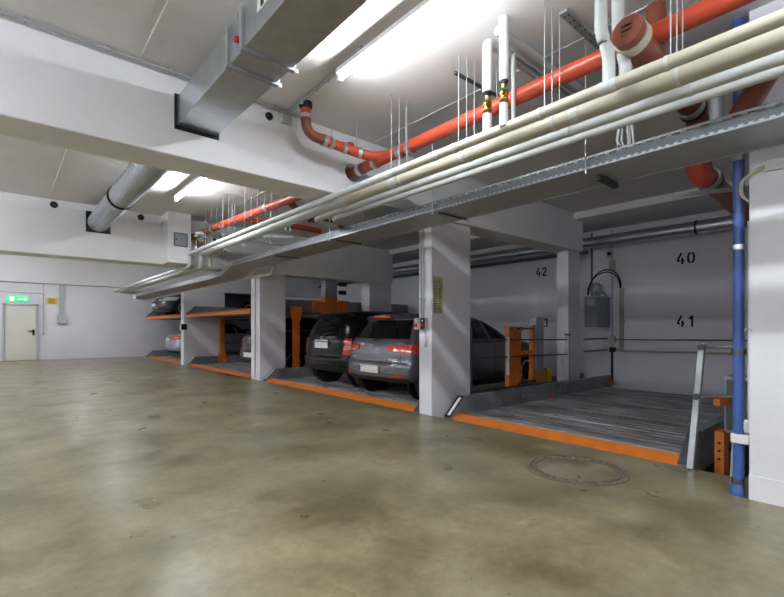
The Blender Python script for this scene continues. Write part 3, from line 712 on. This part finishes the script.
# ================================================================ CEILING SERVICES
def lamp(label, y0, y1, x=2.13, z=CZ):
    t = thing('fluorescent_lamp', (x, (y0+y1)/2, z), label, 'lamp', 'fluorescent tube lamps along the aisle')
    MB().prism([(x-.035, z-.095), (x+.035, z-.095), (x+.03, z-.05), (x-.03, z-.05)], 'y', y0, y1).build('housing', 'lamp_white', t)
    MB().tube([(x, y0+.03, z-.128), (x, y1-.03, z-.128)], .017, 12).build('tube', 'tube_glow', t)
    for y in (y0+.015, y1-.015): MB().box(x-.022, x+.022, y-.015, y+.015, z-.15, z-.09).build('socket', 'plastic_white', t, .003)
    ld = bpy.data.lights.new('tube_light', 'AREA'); ld.shape = 'RECTANGLE'; ld.size = .03; ld.size_y = y1-y0-.08; ld.energy = 6.0; ld.color = (.93, .965, 1.0)
    lo = bpy.data.objects.new('tube_light', ld); COL.objects.link(lo); lo.parent = t; lo.location = (0, 0, -.147)
    for y in (y0+.3, y1-.3): MB().box(x-.015, x+.015, y-.02, y+.02, z-.055, z).build('spacer', 'galv_dull', t)
    return t
lamp('fluorescent tube lamp nearest the camera, beside the rectangular duct', 1.58, 3.13)
lamp('fluorescent tube lamp behind the nearest beam, beside the round duct', 6.30, 7.83)
lamp('fluorescent tube lamp behind the second beam', 11.5, 13.05)
lamp('fluorescent tube lamp closest to the end wall', 18.2, 19.75)
lamp('added unseen fluorescent fill lamp of the right row far behind the camera', -4.2, -2.65)  # unseen fixture added behind the camera for fill light
lamp('added unseen fluorescent fill lamp on the left half of the aisle behind the camera', -3.60, -2.05, -1.6)  # whole left row is unseen, added as fill for bays and aisle
lamp('added unseen fluorescent fill lamp on the left half of the aisle beside the camera', 0.00, 1.55, -1.6)
lamp('added unseen fluorescent fill lamp on the left half of the aisle just before the nearest beam', 2.30, 3.85, -1.6)
lamp('added unseen fluorescent fill lamp on the left half of the aisle just behind the nearest beam', 5.10, 6.65, -1.6)
lamp('added unseen fluorescent fill lamp on the left half of the aisle just before the second beam', 7.60, 9.15, -1.6)
lamp('added unseen fluorescent fill lamp on the left half of the aisle just behind the second beam', 10.60, 12.15, -1.6)
lamp('added unseen fluorescent fill lamp on the left half of the aisle just before the third beam', 13.20, 14.75, -1.6)
lamp('added unseen fluorescent fill lamp on the left half of the aisle just behind the third beam', 16.40, 17.95, -1.6)
lamp('added unseen fluorescent fill lamp on the left half of the aisle nearest the end wall', 18.90, 20.45, -1.6)
lamp('added unseen fluorescent fill lamp of the right row close behind the camera', -1.2, .35)  # another unseen fixture added behind the camera to lift the light

# rectangular duct
t = thing('rectangular_duct', (1.34, 3, 2.98), 'rectangular galvanised ventilation duct entering the nearest beam', 'duct')
X0, X1, Z0, Z1 = 1.157, 1.50, 2.985, 3.235
for y0, y1 in ((3.02, 4.58), (2.78, 3.0), (1.3, 2.76), (-.2, 1.28)):
    m = MB(); m.box(X0, X1, y0, y1, Z0, Z1); m.build('section', 'galv', t, .002)
for y in (3.01, 2.77, 1.29):
    m = MB(); e = .022
    m.box(X0-e, X1+e, y-.018, y+.018, Z0-e, Z0+.004); m.box(X0-e, X0+.004, y-.018, y+.018, Z0, Z1+e); m.box(X1-.004, X1+e, y-.018, y+.018, Z0, Z1+e); m.box(X0, X1, y-.018, y+.018, Z1-.004, Z1+e)
    f = m.build('flange', 'galv_dull', t)
    MB().box(X1+.01, X1+.04, y-.018, y+.018, Z0-.03, Z0+.0).build('corner_bolt', 'plastic_white', f, .004)
lv = MB().lathe((X0-.035, 2.83, Z0+.075), (1, 0, 0), [(0, .012), (.005, .022), (.03, .022), (.035, .012)], 12).build('damper_knob', 'red_paint', t)
MB().tube([(X0-.018, 2.83, Z0+.02), (X0-.018, 2.83, Z1)], .006, 8).build('damper_rod', 'galv', t)
lb = MB().box(X0-.004, X0+.001, 2.42, 2.56, Z0+.11, Z0+.19).build('sticker', 'plastic_white', t)
MB().box(X0-.006, X0-.003, 2.47, 2.51, Z0+.12, Z0+.18).build('mark', 'black', lb)
MB().box(1.125, 1.525, 4.215, 4.40, 2.94, 3.265).build('opening_seal', 'black', t)
# spiral round duct
t = thing('spiral_duct', (1.30, 7, 3.12), 'round spiral-seam ventilation duct between the first and second beam', 'duct')
MB().tube([(1.31, 4.5, 3.12), (1.31, 9.85, 3.12)], .165, 32).build('duct', 'galv', t)
y = 4.72; n = 0
rm = MB(); pts = []
for i in range(0, 1400):
    a = i/1400; yy = 4.7+4.95*a; ang = i*2*PI/24
    pts.append((1.31+.166*math.cos(ang), yy, 3.12+.166*math.sin(ang)))
rm.tube(pts, .004, 5); rm.build('spiral_seam', 'galv_dull', t)
cl = MB().ring((1.31, 7.55, 3.12), (0, 1, 0), .163, .185, .05, 32).build('clamp_ring', 'black', t)
MB().tube([(1.31, 7.55, 3.30), (1.31, 7.55, CZ)], .006, 6).build('hanger_rod', 'galv', t)
MB().box(1.115, 1.505, 9.67, 9.95, 2.925, 3.315).build('opening_seal', 'black', t)

# pipe bundle: centres from sight lines
PZ = 2.64
PIPES = [(2.727, .037, 'insul_tan'), (2.918, .056, 'insul_tan'), (3.127, .037, 'insul_white'), (3.285, .029, 'insul_white')]
ENDY = 9.10
def pipe_long(i, label):
    x, r, m = PIPES[i]
    t = thing('insulated_pipe', (x, 4, PZ), label, 'pipe', 'insulated pipes under the ceiling')
    y0 = -1.5
    if i < 2:
        pts = path([(x, y0, PZ), (x, ENDY-i*.10, PZ), (x, ENDY-i*.10, 2.40), (x, 16.9, 2.40), (x+.35, 17.2, 2.40), (x+1.2, 17.2, 2.40)], .07)
    else:
        ye = 5.12 if i == 2 else 4.95
        pts = path([(x, y0, PZ), (x, ye, PZ), (x+.12, ye+.12, PZ-.0), (x+.4, ye+.12, PZ-.02)], .07)
    if i < 2:
        MB().tube([(x, y0, PZ), (x, 2.9+i*1.2, PZ)], r, 18).build('pipe_run', m, t)
        MB().tube([(x, 2.9+i*1.2, PZ)]+pts[1:], r, 18).build('pipe_run', 'insul_white', t)
    else:
        MB().tube(pts, r, 18).build('pipe_run', m, t)
    random.seed(i+3)
    for y in (.35, 1.35, 2.6, 3.55, 5.6, 7.0, 8.2):
        if i > 1 and y > 4.8: continue
        y += random.uniform(-.25, .25)
        MB().ring((x, y, PZ), (0, 1, 0), r-.002, r+.0025, random.choice((.04, .06, .1)), 20).build('tape_band', 'insul_white', t)
    return t
pipe_long(0, 'slim insulated pipe at the outer edge of the overhead bundle')
pipe_long(1, 'thickest tan insulated pipe, second in the overhead bundle')
pipe_long(2, 'white insulated pipe, third in the overhead bundle, turning off past the beam')
pipe_long(3, 'thinnest white insulated pipe nearest the bays in the bundle')
t = thing('insulated_pipe', (3.1, 9.3, 2.4), 'white insulated pipe dropping beside the bundle at the second beam', 'pipe', 'insulated pipes under the ceiling')
MB().tube(path([(3.05, 8.2, 2.66), (3.05, 8.9, 2.66), (3.05, 8.9, 2.40), (3.05, 16.8, 2.40), (3.3, 17.0, 2.40)], .07), .034, 16).build('pipe_run', 'insul_white', t)
# pipe hangers
HL = {.85: 'nearest the capped brown pipe', 1.61: 'between the white drop pipes and the brass valves', 2.37: 'just past the brass valves', 3.20: 'just before the nearest beam',
      5.9: 'just past the nearest beam', 6.6: 'beside the far lamp', 7.5: 'midway between the far lamp and second beam', 8.35: 'just before the second beam'}
for y, s in HL.items():
    t = thing('pipe_hanger', (2.95, y, 2.55), 'thin threaded rods holding the pipe bundle '+s, 'hanger', 'threaded rod pipe hangers')
    for x in (2.775, 2.875, 2.975):
        MB().tube([(x, y, PZ+.03), (x, y, CZ)], .0036, 6).build('rod', 'galv_dull', t)
    for (x, r, _), xr in zip(PIPES[:3], (2.775, 2.875, 2.975)):
        MB().ring((x, y, PZ), (0, 1, 0), r-.001, r+.004, .018, 18).build('pipe_clip', 'insul_white', t)
        MB().bar((xr, y, PZ+.035), (x, y, PZ+r), .012, .004).build('clip_lug', 'galv', t)

# cable tray
t = thing('cable_tray', (3.67, 5, 2.46), 'perforated galvanised cable tray running under the pipe bundle', 'cable tray')
XN, XF, TZ, TH = 3.42, 3.92, 2.432, .10
YS = 8.75; 
def slotted_rail(name, x, y0, y1, z0, m='galv_rail'):
    mb = MB(); a = .002
    mb.box(x-a, x+a, y0, y1, z0, z0+.074); mb.box(x-a, x+a, y0, y1, z0+.084, z0+TH)
    n = int((y1-y0)/.08)
    for i in range(n):
        yy = y0+i*(y1-y0)/n; mb.box(x-a, x+a, yy, yy+.035, z0+.072, z0+.086)
    return mb.build(name, m, t)
secs = [(-1.5, 1.45), (1.452, 4.40), (4.402, 7.35), (7.352, YS)]
for a, b in secs:
    s = MB().box(XN, XF, a, b, TZ, TZ+.003).build('base_sheet', 'galv_dull', t)
    lipm = MB(); lipm.box(XN-.012, XN+.006, a, b, TZ-.004, TZ+.006); lipm.box(XF-.004, XF+.012, a, b, TZ-.003, TZ+.006); lipm.build('bottom_edge', 'galv', s)
    tm = MB(); n = int((b-a)/.05)
    for i in range(n):
        yy = a+i*(b-a)/n; tm.box(XF+.010, XF+.024, yy, yy+.026, TZ-.004, TZ+.004); tm.box(XN-.014, XN-.010, yy, yy+.026, TZ+.004, TZ+.016)
    tm.build('edge_teeth', 'galv', s)['kind'] = 'stuff'
    slotted_rail('side_rail', XN, a, b, TZ); slotted_rail('side_rail', XF, a, b, TZ)
dz = -.16
def slope_box(y0, z0, y1, z1):
    m = MB(); v = []
    for y, z in ((y0, z0), (y1, z1)):
        v += [(XN, y, z), (XF, y, z), (XF, y, z+TH), (XF-.003, y, z+TH), (XF-.003, y, z+.003), (XN+.003, y, z+.003), (XN+.003, y, z+TH), (XN, y, z+TH)]
    return m.add(v, [(i, (i+1) % 8, 8+(i+1) % 8, 8+i) for i in range(8)]+[tuple(range(8))[::-1], tuple(range(8, 16))])
slope_box(YS, TZ, YS+.65, TZ+dz).build('drop_section', 'galv_dull', t)
slope_box(YS+.65, TZ+dz, 15.2, TZ+dz).build('tray_section', 'galv_dull', t)
slope_box(15.2, TZ+dz, 17.3, TZ+dz).build('tray_section', 'galv_dull', t)
for y in (1.62, 3.25, 5.2, 7.0):
    q = .02 if y < 2 else .007
    h = MB().box(XN+.06+(.12 if y < 2 else 0), XF+.02, y-q, y+q, TZ-.004-q*2, TZ-.004).build('support_bar', 'galv_dark', t)
    MB().tube([(XN-.03, y, TZ-.04), (XN-.03, y, CZ)], .005, 6).build('support_rod', 'galv', h)
    MB().tube([(XF+.05, y, TZ-.04), (XF+.05, y, CZ)], .005, 6).build('support_rod', 'galv', h)
for i, x in enumerate((3.50, 3.535, 3.57, 3.61, 3.66, 3.70, 3.76, 3.82)):
    tag(MB().tube([(x, -1.5, TZ+.02), (x+.02*math.sin(i), 3, TZ+.02), (x, YS, TZ+.02)], .012, 6).build('tray_cable', ('light_grey', 'black', 'insul_tan')[i % 3]), 'cable lying inside the perforated cable tray', 'cable', 'cables lying in the tray')
for i in range(7):
    a = i/6; tag(MB().tube([(3.50+.10*a, 1.36+.05*math.sin(i*2), CZ), (3.52+.05*a, 1.38+.02*math.sin(i), 3.0), (3.47+.20*a, 1.38+.04*math.cos(i), 2.6), (3.50+.2*a, 1.36, 2.49)], .008, 6).build('drop_cable', 'insul_white'), 'white cable dropping in a bundle into the cable tray', 'cable', 'bundle of white drop cables')
tag(MB().box(3.44, 3.9, 17.32, 17.75, 2.20, 2.42).build('end_box', 'light_grey', None, .01), 'pale grey box closing the far end of the cable tray', 'junction box')

# orange main pipe, nearest section
t = thing('drain_pipe', (3.056, 2, 3.0), 'bright orange drain pipe coming out of the nearest beam', 'pipe')
MB().tube([(3.056, 4.62, 2.995), (3.056, 2.0, 3.02), (3.056, -.8, 3.04)], .06, 20).build('main_run', 'orange_pipe', t)
for y in (4.06, 3.78, 3.38, 3.24):
    MB().ring((3.056, y, 3.0), (0, 1, 0), .058, .068, .06).build('coupling', 'galv', t)
MB().tube([(3.056, 4.6, 2.995), (3.056, 3.95, 3.0)], .0605, 20).build('brown_piece', 'brown_pipe', t)
MB().tube([(2.25, 3.88, CZ), (2.25, 3.88, 3.27)], .05, 18).build('riser', 'orange_pipe', t)
MB().tube(path([(2.25, 3.88, 3.28), (2.25, 3.88, 3.12), (2.46, 3.875, 3.105)], .13), .0505, 18).build('elbow', 'brown_pipe', t)
MB().tube(path([(2.45, 3.875, 3.106), (2.70, 3.87, 3.09), (2.95, 3.78, 3.04), (3.056, 3.60, 3.02)], .10), .05, 18).build('branch', 'orange_pipe', t)
for c, ax in (((2.25, 3.88, 3.28), (0, 0, 1)), ((2.46, 3.875, 3.105), (1, 0, 0)), ((2.54, 3.873, 3.10), (1, 0, 0)), ((2.70, 3.868, 3.09), (1, -.1, 0)), ((2.86, 3.81, 3.06), (1, -.4, -.1))):
    MB().ring(c, ax, .048, .060, .04).build('coupling', 'galv', t)
MB().lathe((2.76, 3.84, 3.12), (.1, -.1, 1), [(0, .04), (.02, .045), (.03, .03)], 14).build('cleanout_cap', 'red_paint', t)
MB().lathe((2.25, 3.88, CZ-.06), (0, 0, 1), [(0, .05), (.01, .065), (.06, .065)], 16).build('ceiling_collar', 'black', t)
for x in (2.54, 2.86): MB().tube([(x, 3.86, 3.13), (x, 3.86, CZ)], .006, 6).build('rod', 'galv', t)
for y in (3.30, 2.2, .9): MB().tube([(3.056, y, 3.05), (3.056, y, CZ)], .006, 6).build('rod', 'galv', t)
# further orange pipe
t = thing('drain_pipe', (2.95, 7, 3.0), 'orange drain pipe between the nearest beam and the second beam', 'pipe')
MB().tube([(3.056, 4.5, 3.0), (3.05, 5.3, 3.0), (2.90, 8.15, 3.02)], .06, 18).build('main_run', 'orange_pipe', t)
MB().tube([(2.90, 8.15, 3.02), (2.86, 8.9, 3.02), (2.86, 9.64, 3.02)], .06, 18).build('brown_piece', 'brown_pipe', t)
for y, x in ((6.3, 2.995), (6.9, 2.965), (7.3, 2.945), (7.9, 2.915), (8.3, 2.89)): MB().ring((x, y, 3.015), (-.05, 1, 0), .057, .068, .06).build('coupling', 'galv', t)
for y in (6.3, 7.6): MB().tube([(2.97, y, 3.06), (2.97, y, CZ)], .006, 6).build('rod', 'galv', t)
MB().tube([(2.95, 7.3, 3.0), (3.4, 6.9, 2.96), (4.3, 6.9, 2.94)], .05, 16).build('branch', 'orange_pipe', t)
t = thing('drain_pipe', (3.5, 5.6, 2.8), 'brown drain branch behind the white pipes past the nearest beam', 'pipe')
MB().tube(path([(3.05, 5.7, 2.98), (3.25, 5.7, 2.80), (4.8, 5.7, 2.76)], .1), .05, 16).build('branch', 'brown_pipe', t)
for x in (3.35, 3.6): MB().ring((x, 5.7, 2.795), (1, 0, 0), .048, .060, .05).build('coupling', 'galv_dark', t)

# risers with brass valves
def riser(label, x, y, ztop, r, zv=2.80, tee=True):
    t = thing('valve_riser', (x, y, PZ), label, 'pipe', 'white risers with brass valves')
    MB().tube([(x, y, PZ), (x, y, zv)], r*.92, 16).build('lower_insulation', 'insul_white', t)
    v = MB(); v.lathe((x, y, zv), (0, 0, 1), [(0, .020), (.02, .020), (.022, .032), (.04, .032), (.045, .020), (.06, .032), (.09, .032), (.105, .018), (.14, .020)], 12)
    v = v.build('valve_body', 'brass', t)
    h = MB(); h.tube([(x, y, zv+.06), (x-.045, y-.032, zv+.07)], .012, 8); h.build('valve_stem', 'brass', v)
    MB().obox((x-.05, y-.035, zv+.075), (.020, -.018, .004), (.004, .005, .0), (0, 0, .005)).build('valve_lever', 'green_paint', v)
    MB().obox((x+.04, y+.03, zv+.02), (.020, .008, .010), (.002, -.005, .0), (0, 0, .005)).build('valve_lever', 'green_paint', v)
    MB().tube([(x, y, zv+.14), (x, y, zv+.17)], [.025, r], 16).build('collar', 'black', t)
    if tee: pts = path([(x, y, zv+.165), (x, y, ztop), (x+2.2, y, ztop)], .06)
    else: pts = [(x, y, zv+.165), (x, y, CZ)]
    MB().tube(pts, r, 18).build('upper_insulation', 'insul_white', t)
    return t
riser('white riser with brass valve turning along the ceiling, left of the near pair', 2.74, 2.06, 3.35, .038)
riser('white riser with brass valve going straight up, right of the near pair', 2.70, 1.885, 3.4, .034, 2.80, False)
tag(MB().tube(path([(2.99, 2.0, 2.70), (2.99, 2.0, 3.34), (5.2, 2.0, 3.34)], .05), .016, 12).build('thin_riser', 'insul_white'), 'thin white riser directly behind the near pair of valves', 'pipe')
tag(MB().tube([(2.72, 1.95, 3.37), (5.2, 1.95, 3.37)], .035, 16).build('ceiling_pipe', 'insul_white'), 'white insulated pipe across the ceiling right behind the near valve pair', 'pipe')
for i, (x, s) in enumerate(((2.74, 'left'), (2.90, 'middle'), (3.06, 'right'))):
    riser('small white riser with brass valve before the second beam, %s of three' % s, x, 8.75-.02*i, 2.98, .03, 2.74, True)
tag(MB().tube([(2.72, 8.72, 2.98), (4.3, 7.9, 2.98)], .03, 14).build('cross_pipe', 'insul_white'), 'white cross pipe joining the small risers before the second beam', 'pipe')
# white drop pipes with an offset, near the capped brown pipe
def drop(label, x, y, r):
    MBt = MB().tube(path([(x, y, CZ), (x, y, 2.98), (x+.06, y-.02, 2.88), (x+.06, y-.02, 2.67)], .06), r, 16)
    return tag(MBt.build('drop_pipe', 'insul_white'), label, 'pipe', 'white drop pipes')
drop('white insulated drop pipe with kinked foot left of the capped brown pipe', 2.73, 1.21, .036)
drop('white insulated drop pipe partly behind the capped brown pipe', 2.90, 1.18, .036)
# perforated channel on the ceiling
t = thing('ceiling_channel', (3.4, 1.6, CZ), 'dark perforated steel channel on the ceiling above the orange pipe', 'channel')
MB().box(2.95, 4.4, 1.54, 1.60, CZ-.02, CZ).build('channel', 'galv_dull', t)
hm = MB(); [hm.tube([(3.0+.08*i, yy, CZ-.022), (3.0+.08*i, yy, CZ-.0195)], .007, 8) for i in range(17) for yy in (1.555, 1.585)]; hm.build('holes', 'black', t)['kind'] = 'stuff'
t = thing('ceiling_channel', (3.2, 3.0, CZ), 'short dark rail hanging by thin rods before the nearest beam', 'channel')
MB().bar((2.77, 2.41, 3.28), (3.35, 2.40, 3.28), .022, .022).build('channel', 'galv_dark', t)
for x in (2.79, 2.95, 3.3): MB().tube([(x, 2.405, 3.28), (x, 2.405, CZ)], .005, 6).build('rod', 'galv', t)

# brown capped pipe top right
t = thing('capped_pipe', (2.86, 1.09, 2.97), 'brown cast pipe with round end cap above the bundle at right', 'pipe')
A = Vector((2.86, 1.10, 2.985)); B = Vector((3.98, 1.05, 2.84)); dr = (B-A).normalized()
MB().tube([A, A+dr*.30, A+dr*.36, B], [.088, .088, .078, .078], 24).build('barrel', 'brown_pipe', t)
cp = MB().tube([A-dr*.035, A+dr*.02], .092, 28).build('end_cap', 'brown_pipe', t)
MB().ring(A+dr*.055, dr, .086, .100, .06, 28).build('sealing_collar', 'insul_tan', t)
mk = MB()
for k, zz in ((-.03, .03), (-.02, 0), (-.03, -.03)):
    c = A-dr*.037; mk.bar(c+Vector((0, .03, zz)), c+Vector((0, -.035-k*.2, zz)), .004, .008)
mk.build('cast_lettering', 'trim_black', cp)
MB().tube(path([A+dr*.28, A+dr*.42+Vector((0, .0, .22)), A+dr*.44+Vector((0, .02, .42))], .08), .06, 20).build('branch', 'brown_pipe', t)
MB().ring(A+dr*.41+Vector((0, 0, .20)), (.35, 0, 1), .058, .072, .06, 24).build('coupling', 'galv', t)
e = path([B-dr*.05, B+Vector((.06, 0, 0)), B+Vector((.08, 0, -.42)), B+Vector((.45, -.01, -.46)), B+Vector((3.0, -.02, -.60))], .12)
MB().tube(e, .075, 20).build('drop_bend', 'brown_pipe', t)
for c, ax in ((B-dr*.10, dr), (B+Vector((.30, -.01, -.44)), (1, 0, -.05))):
    MB().ring(c, ax, .073, .088, .05, 24).build('coupling', 'galv_dull', t)
    MB().ring(c+Vector((.05, 0, -.005)), ax, .073, .092, .02, 24).build('seal', 'black', t)
MB().tube([B+Vector((.02, 0, -.36)), B+Vector((.075, 0, -.44)), B+Vector((.2, 0, -.452))], .0765, 20).build('bend_socket', 'orange_pipe', t)
tag(MB().bar((4.05, 1.22, 2.265), (4.45, .74, 2.30), .02, .03).build('support_arm', 'galv'), 'thin galvanised arm under the brown pipe bend', 'bracket')
t = thing('inclined_pipe', (3.75, .6, 2.7), 'dark brown inclined pipe at the right edge above the tray', 'pipe')
MB().tube([(4.05, .86, 2.62), (3.45, .40, 2.98), (3.1, .1, 3.2)], .075, 20).build('barrel', 'brown_pipe', t)
tag(MB().tube([(4.35, 1.0, 2.72), (4.35, 1.0, 3.1), (4.35, .98, CZ)], .05, 20).build('flexible_duct', 'galv_dull'), 'grey flexible duct between the brown pipes at right', 'duct')

# conduit along beam and ceiling, with clips
t = thing('ceiling_conduit', (1, 4.1, CZ), 'grey conduit clipped along the ceiling at the nearest beam', 'conduit')
MB().tube([(-2.9, 4.13, CZ-.022), (2.2, 4.13, CZ-.022)], .010, 10).build('conduit', 'galv_dull', t)
for x in (.12, .62, 1.08, 1.6, 2.05): MB().box(x-.008, x+.008, 4.115, 4.145, CZ-.036, CZ-.0).build('clip', 'galv_dull', t, .003)
t = thing('ceiling_conduit', (2.2, 3.7, CZ), 'short grey conduit from the junction box to the near lamp', 'conduit')
MB().tube([(2.16, 3.1, CZ-.02), (2.2, 4.16, CZ-.02)], .012, 10).build('conduit', 'galv_dull', t)
for y in (3.4, 3.6, 3.85): MB().box(2.18, 2.22, y-.01, y+.01, CZ-.045, CZ).build('clip', 'plastic_white', t, .003)
tag(MB().box(2.14, 2.24, 4.15, 4.20, 3.295, 3.39).build('junction_box', 'light_grey', None, .006), 'small grey junction box on the nearest beam by the short conduit', 'junction box')
tag(MB().tube([(2.02, 4.19, 3.33), (2.02, 4.5, 3.33)], .035, 14).build('hole_dark_plug', 'black'), 'black plug standing in for the dark inside of the small hole in the nearest beam', 'pipe')  # shade inside the hole, painted as a black plug
# hatch on pier
t = thing('access_hatch', (2.58, 9.18, 2.9), 'small grey access hatch on the boxed-out pier', 'hatch')
MB().box(2.46, 2.71, 9.165, 9.18, 2.77, 3.03).build('frame', 'galv_dark', t, .003)
MB().box(2.48, 2.69, 9.158, 9.166, 2.79, 3.01).build('leaf', 'grey_box', t, .002)
MB().box(2.495, 2.51, 9.15, 9.159, 2.88, 2.92).build('latch', 'black', t)

# ================================================================ ON THE COLUMNS
t = thing('notice_sheet', (4.54, 4.255, 1.64), 'yellowed notice sheet with fine print on the column side', 'notice')
sh_ = MB().box(4.44, 4.64, 4.248, 4.255, 1.40, 1.91).build('paper', 'paper', t)
pm = MB(); random.seed(3)
for r_ in range(20):
    for c0 in (4.455, 4.545):
        pm.box(c0, c0+random.uniform(.04, .08), 4.246, 4.2485, 1.42+.023*r_, 1.428+.023*r_)
pm.build('printed_lines', 'print', sh_)
def switchbox(label, y):
    t = thing('switch_box', (COLX, y, 1.25), label, 'switch', 'lift switch boxes on the column')
    MB().box(COLX-.06, COLX, y-.045, y+.045, 1.18, 1.34).build('housing', 'light_grey', t, .006)
    MB().box(COLX-.066, COLX-.06, y-.04, y+.04, 1.185, 1.335).build('face_plate', 'black' if y < 4.38 else 'light_grey', t)
    MB().lathe((COLX-.064, y, 1.235), (-1, 0, 0), [(0, .026), (.012, .026), (.025, .020), (.026, .0)], 16).build('knob', 'red_paint', t)
    MB().lathe((COLX-.064, y, 1.30), (-1, 0, 0), [(0, .014), (.012, .014), (.013, .0)], 12).build('button', 'plastic_white', t)
switchbox('grey lift switch box with red knob, left of the pair on the column', 4.485)
switchbox('black-faced lift switch box with red knob, right of the pair on the column', 4.365)
t = thing('column_conduit', (COLX, 4.38, 1.3), 'grey twin conduits coming down the column to the switch boxes', 'conduit')
for y in (4.45, 4.40): MB().tube([(COLX-.012, y, 1.34), (COLX-.012, y, 2.58)], .009, 8).build('conduit', 'galv_dull', t)
for z in (1.6, 2.1): MB().box(COLX-.03, COLX, 4.385, 4.465, z, z+.02).build('clip', 'light_grey', t)
t = thing('cable_outlet', (COLX, 4.36, .97), 'small pale socket hanging on a cable under the switch boxes', 'socket')
MB().tube(path([(COLX-.015, 4.36, 1.18), (COLX-.015, 4.36, 1.03)], .02), .006, 8).build('cable', 'light_grey', t)
MB().box(COLX-.04, COLX, 4.34, 4.40, .94, 1.03).build('housing', 'plastic_white', t, .006)
t = thing('key_switch', (COLX, 15.45, 1.25), 'small dark switch box on the furthest column', 'switch')
MB().box(COLX-.06, COLX, 15.43, 15.60, 1.14, 1.34).build('housing', 'light_grey', t, .006)
MB().box(COLX-.066, COLX+.1, 15.36, 15.40, 1.15, 1.33).build('face_plate', 'black', t)
tag(MB().tube([(COLX-.015, 9.9, 0.05), (COLX-.015, 9.9, 2.45)], .012, 8).build('column_conduit', 'galv_dull'), 'thin conduit down the front of the column left of the black van', 'conduit')
tag(MB().tube(path([(3.98, 9.3, 2.28), (4.1, 8.4, 2.30), (4.1, 8.3, 2.45)], .06), .035, 14).build('pipe_stub', 'insul_white'), 'white pipe with upturned elbow beside the tray drop', 'pipe')
tag(MB().tube([(3.98, 9.3, 2.28), (3.98, EWY-.8, 2.28)], .03, 14).build('insulated_pipe', 'insul_white'), 'white pipe running beside the lowered tray towards the end wall', 'pipe')

# ================================================================ END WALL
t = thing('exit_sign', (.42, EWY, 2.25), 'green lit emergency exit sign above the steel door', 'sign')
MB().box(.10, .72, EWY-.06, EWY, 2.17, 2.36).build('housing', 'exit_green', t, .01)
a = MB(); a.box(.42, .60, EWY-.064, EWY-.06, 2.25, 2.275); a.prism([(.60, 2.21), (.68, 2.262), (.60, 2.315)], 'y', EWY-.064, EWY-.06); a.box(.18, .30, EWY-.064, EWY-.06, 2.19, 2.34); a.build('arrow_and_door', 'exit_white', t)
t = thing('yellow_sign', (1.41, EWY, 2.23), 'yellow warning sign with dark lettering on the end wall', 'sign')
s_ = MB().box(1.25, 1.58, EWY-.01, EWY, 2.11, 2.34).build('board', 'yellow_sign', t)
pm = MB(); [pm.box(1.29+.02*(k % 2), 1.54-.03*(k % 3), EWY-.012, EWY-.01, 2.145+.04*k, 2.162+.04*k) for k in range(5)]; pm.build('lettering', 'print', s_)
t = thing('fuse_box', (1.72, EWY, 1.5), 'grey wall box with wide cable duct above it on the end wall', 'box')
MB().box(1.56, 1.87, EWY-.12, EWY, 1.38, 1.70).build('housing', 'light_grey', t, .02)
MB().box(1.63, 1.77, EWY-.06, EWY, 1.70, 3.0).build('cable_duct', 'galv_dull', t)
t = thing('conduit_run', (1.14, EWY, 1), 'thin conduits with round junction box and low switch beside the door', 'conduit')
MB().tube([(1.15, EWY-.02, 1.0), (1.15, EWY-.02, 3.0)], .014, 8).build('conduit', 'light_grey', t)
MB().tube([(-2.0, EWY-.02, 2.53), (1.15, EWY-.02, 2.50)], .014, 8).build('conduit', 'light_grey', t)
MB().lathe((1.15, EWY, 2.51), (0, -1, 0), [(0, .05), (.04, .05), (.045, .03)], 14).build('junction_box', 'plastic_white', t)
MB().box(1.11, 1.19, EWY-.05, EWY, .93, 1.01).build('switch', 'light_grey', t, .005)

# ================================================================ FLOOR
t = thing('manhole_cover', (3.66, 1.84, 0), 'round manhole cover with concrete fill and cast iron ring in the floor', 'manhole')
c = Vector((3.66, 1.84, 0))
MB().ring(c+Vector((0, 0, .002)), (0, 0, 1), .365, .405, .012, 48).build('frame_ring', 'cast_iron', t)
MB().ring(c+Vector((0, 0, .003)), (0, 0, 1), .315, .358, .012, 48).build('cover_ring', 'cast_iron', t)
MB().lathe(c-Vector((0, 0, .004)), (0, 0, 1), [(0, .315), (.009, .315)], 48).build('concrete_fill', 'floor', t)
kb = MB()
for k in range(48):
    a = 2*PI*k/48; kb.obox(c+Vector((math.cos(a)*.337, math.sin(a)*.337, .010)), Vector((math.cos(a), math.sin(a), 0))*.016, Vector((-math.sin(a), math.cos(a), 0))*.012, (0, 0, .004))
kb.build('cast_knobs', 'cast_iron', t)['kind'] = 'stuff'
for a in (.6, .6+PI):
    MB().obox(c+Vector((math.cos(a)*.23, math.sin(a)*.23, .006)), Vector((math.cos(a), math.sin(a), 0))*.045, Vector((-math.sin(a), math.cos(a), 0))*.012, (0, 0, .004)).build('lifting_slot', 'cast_iron', t)
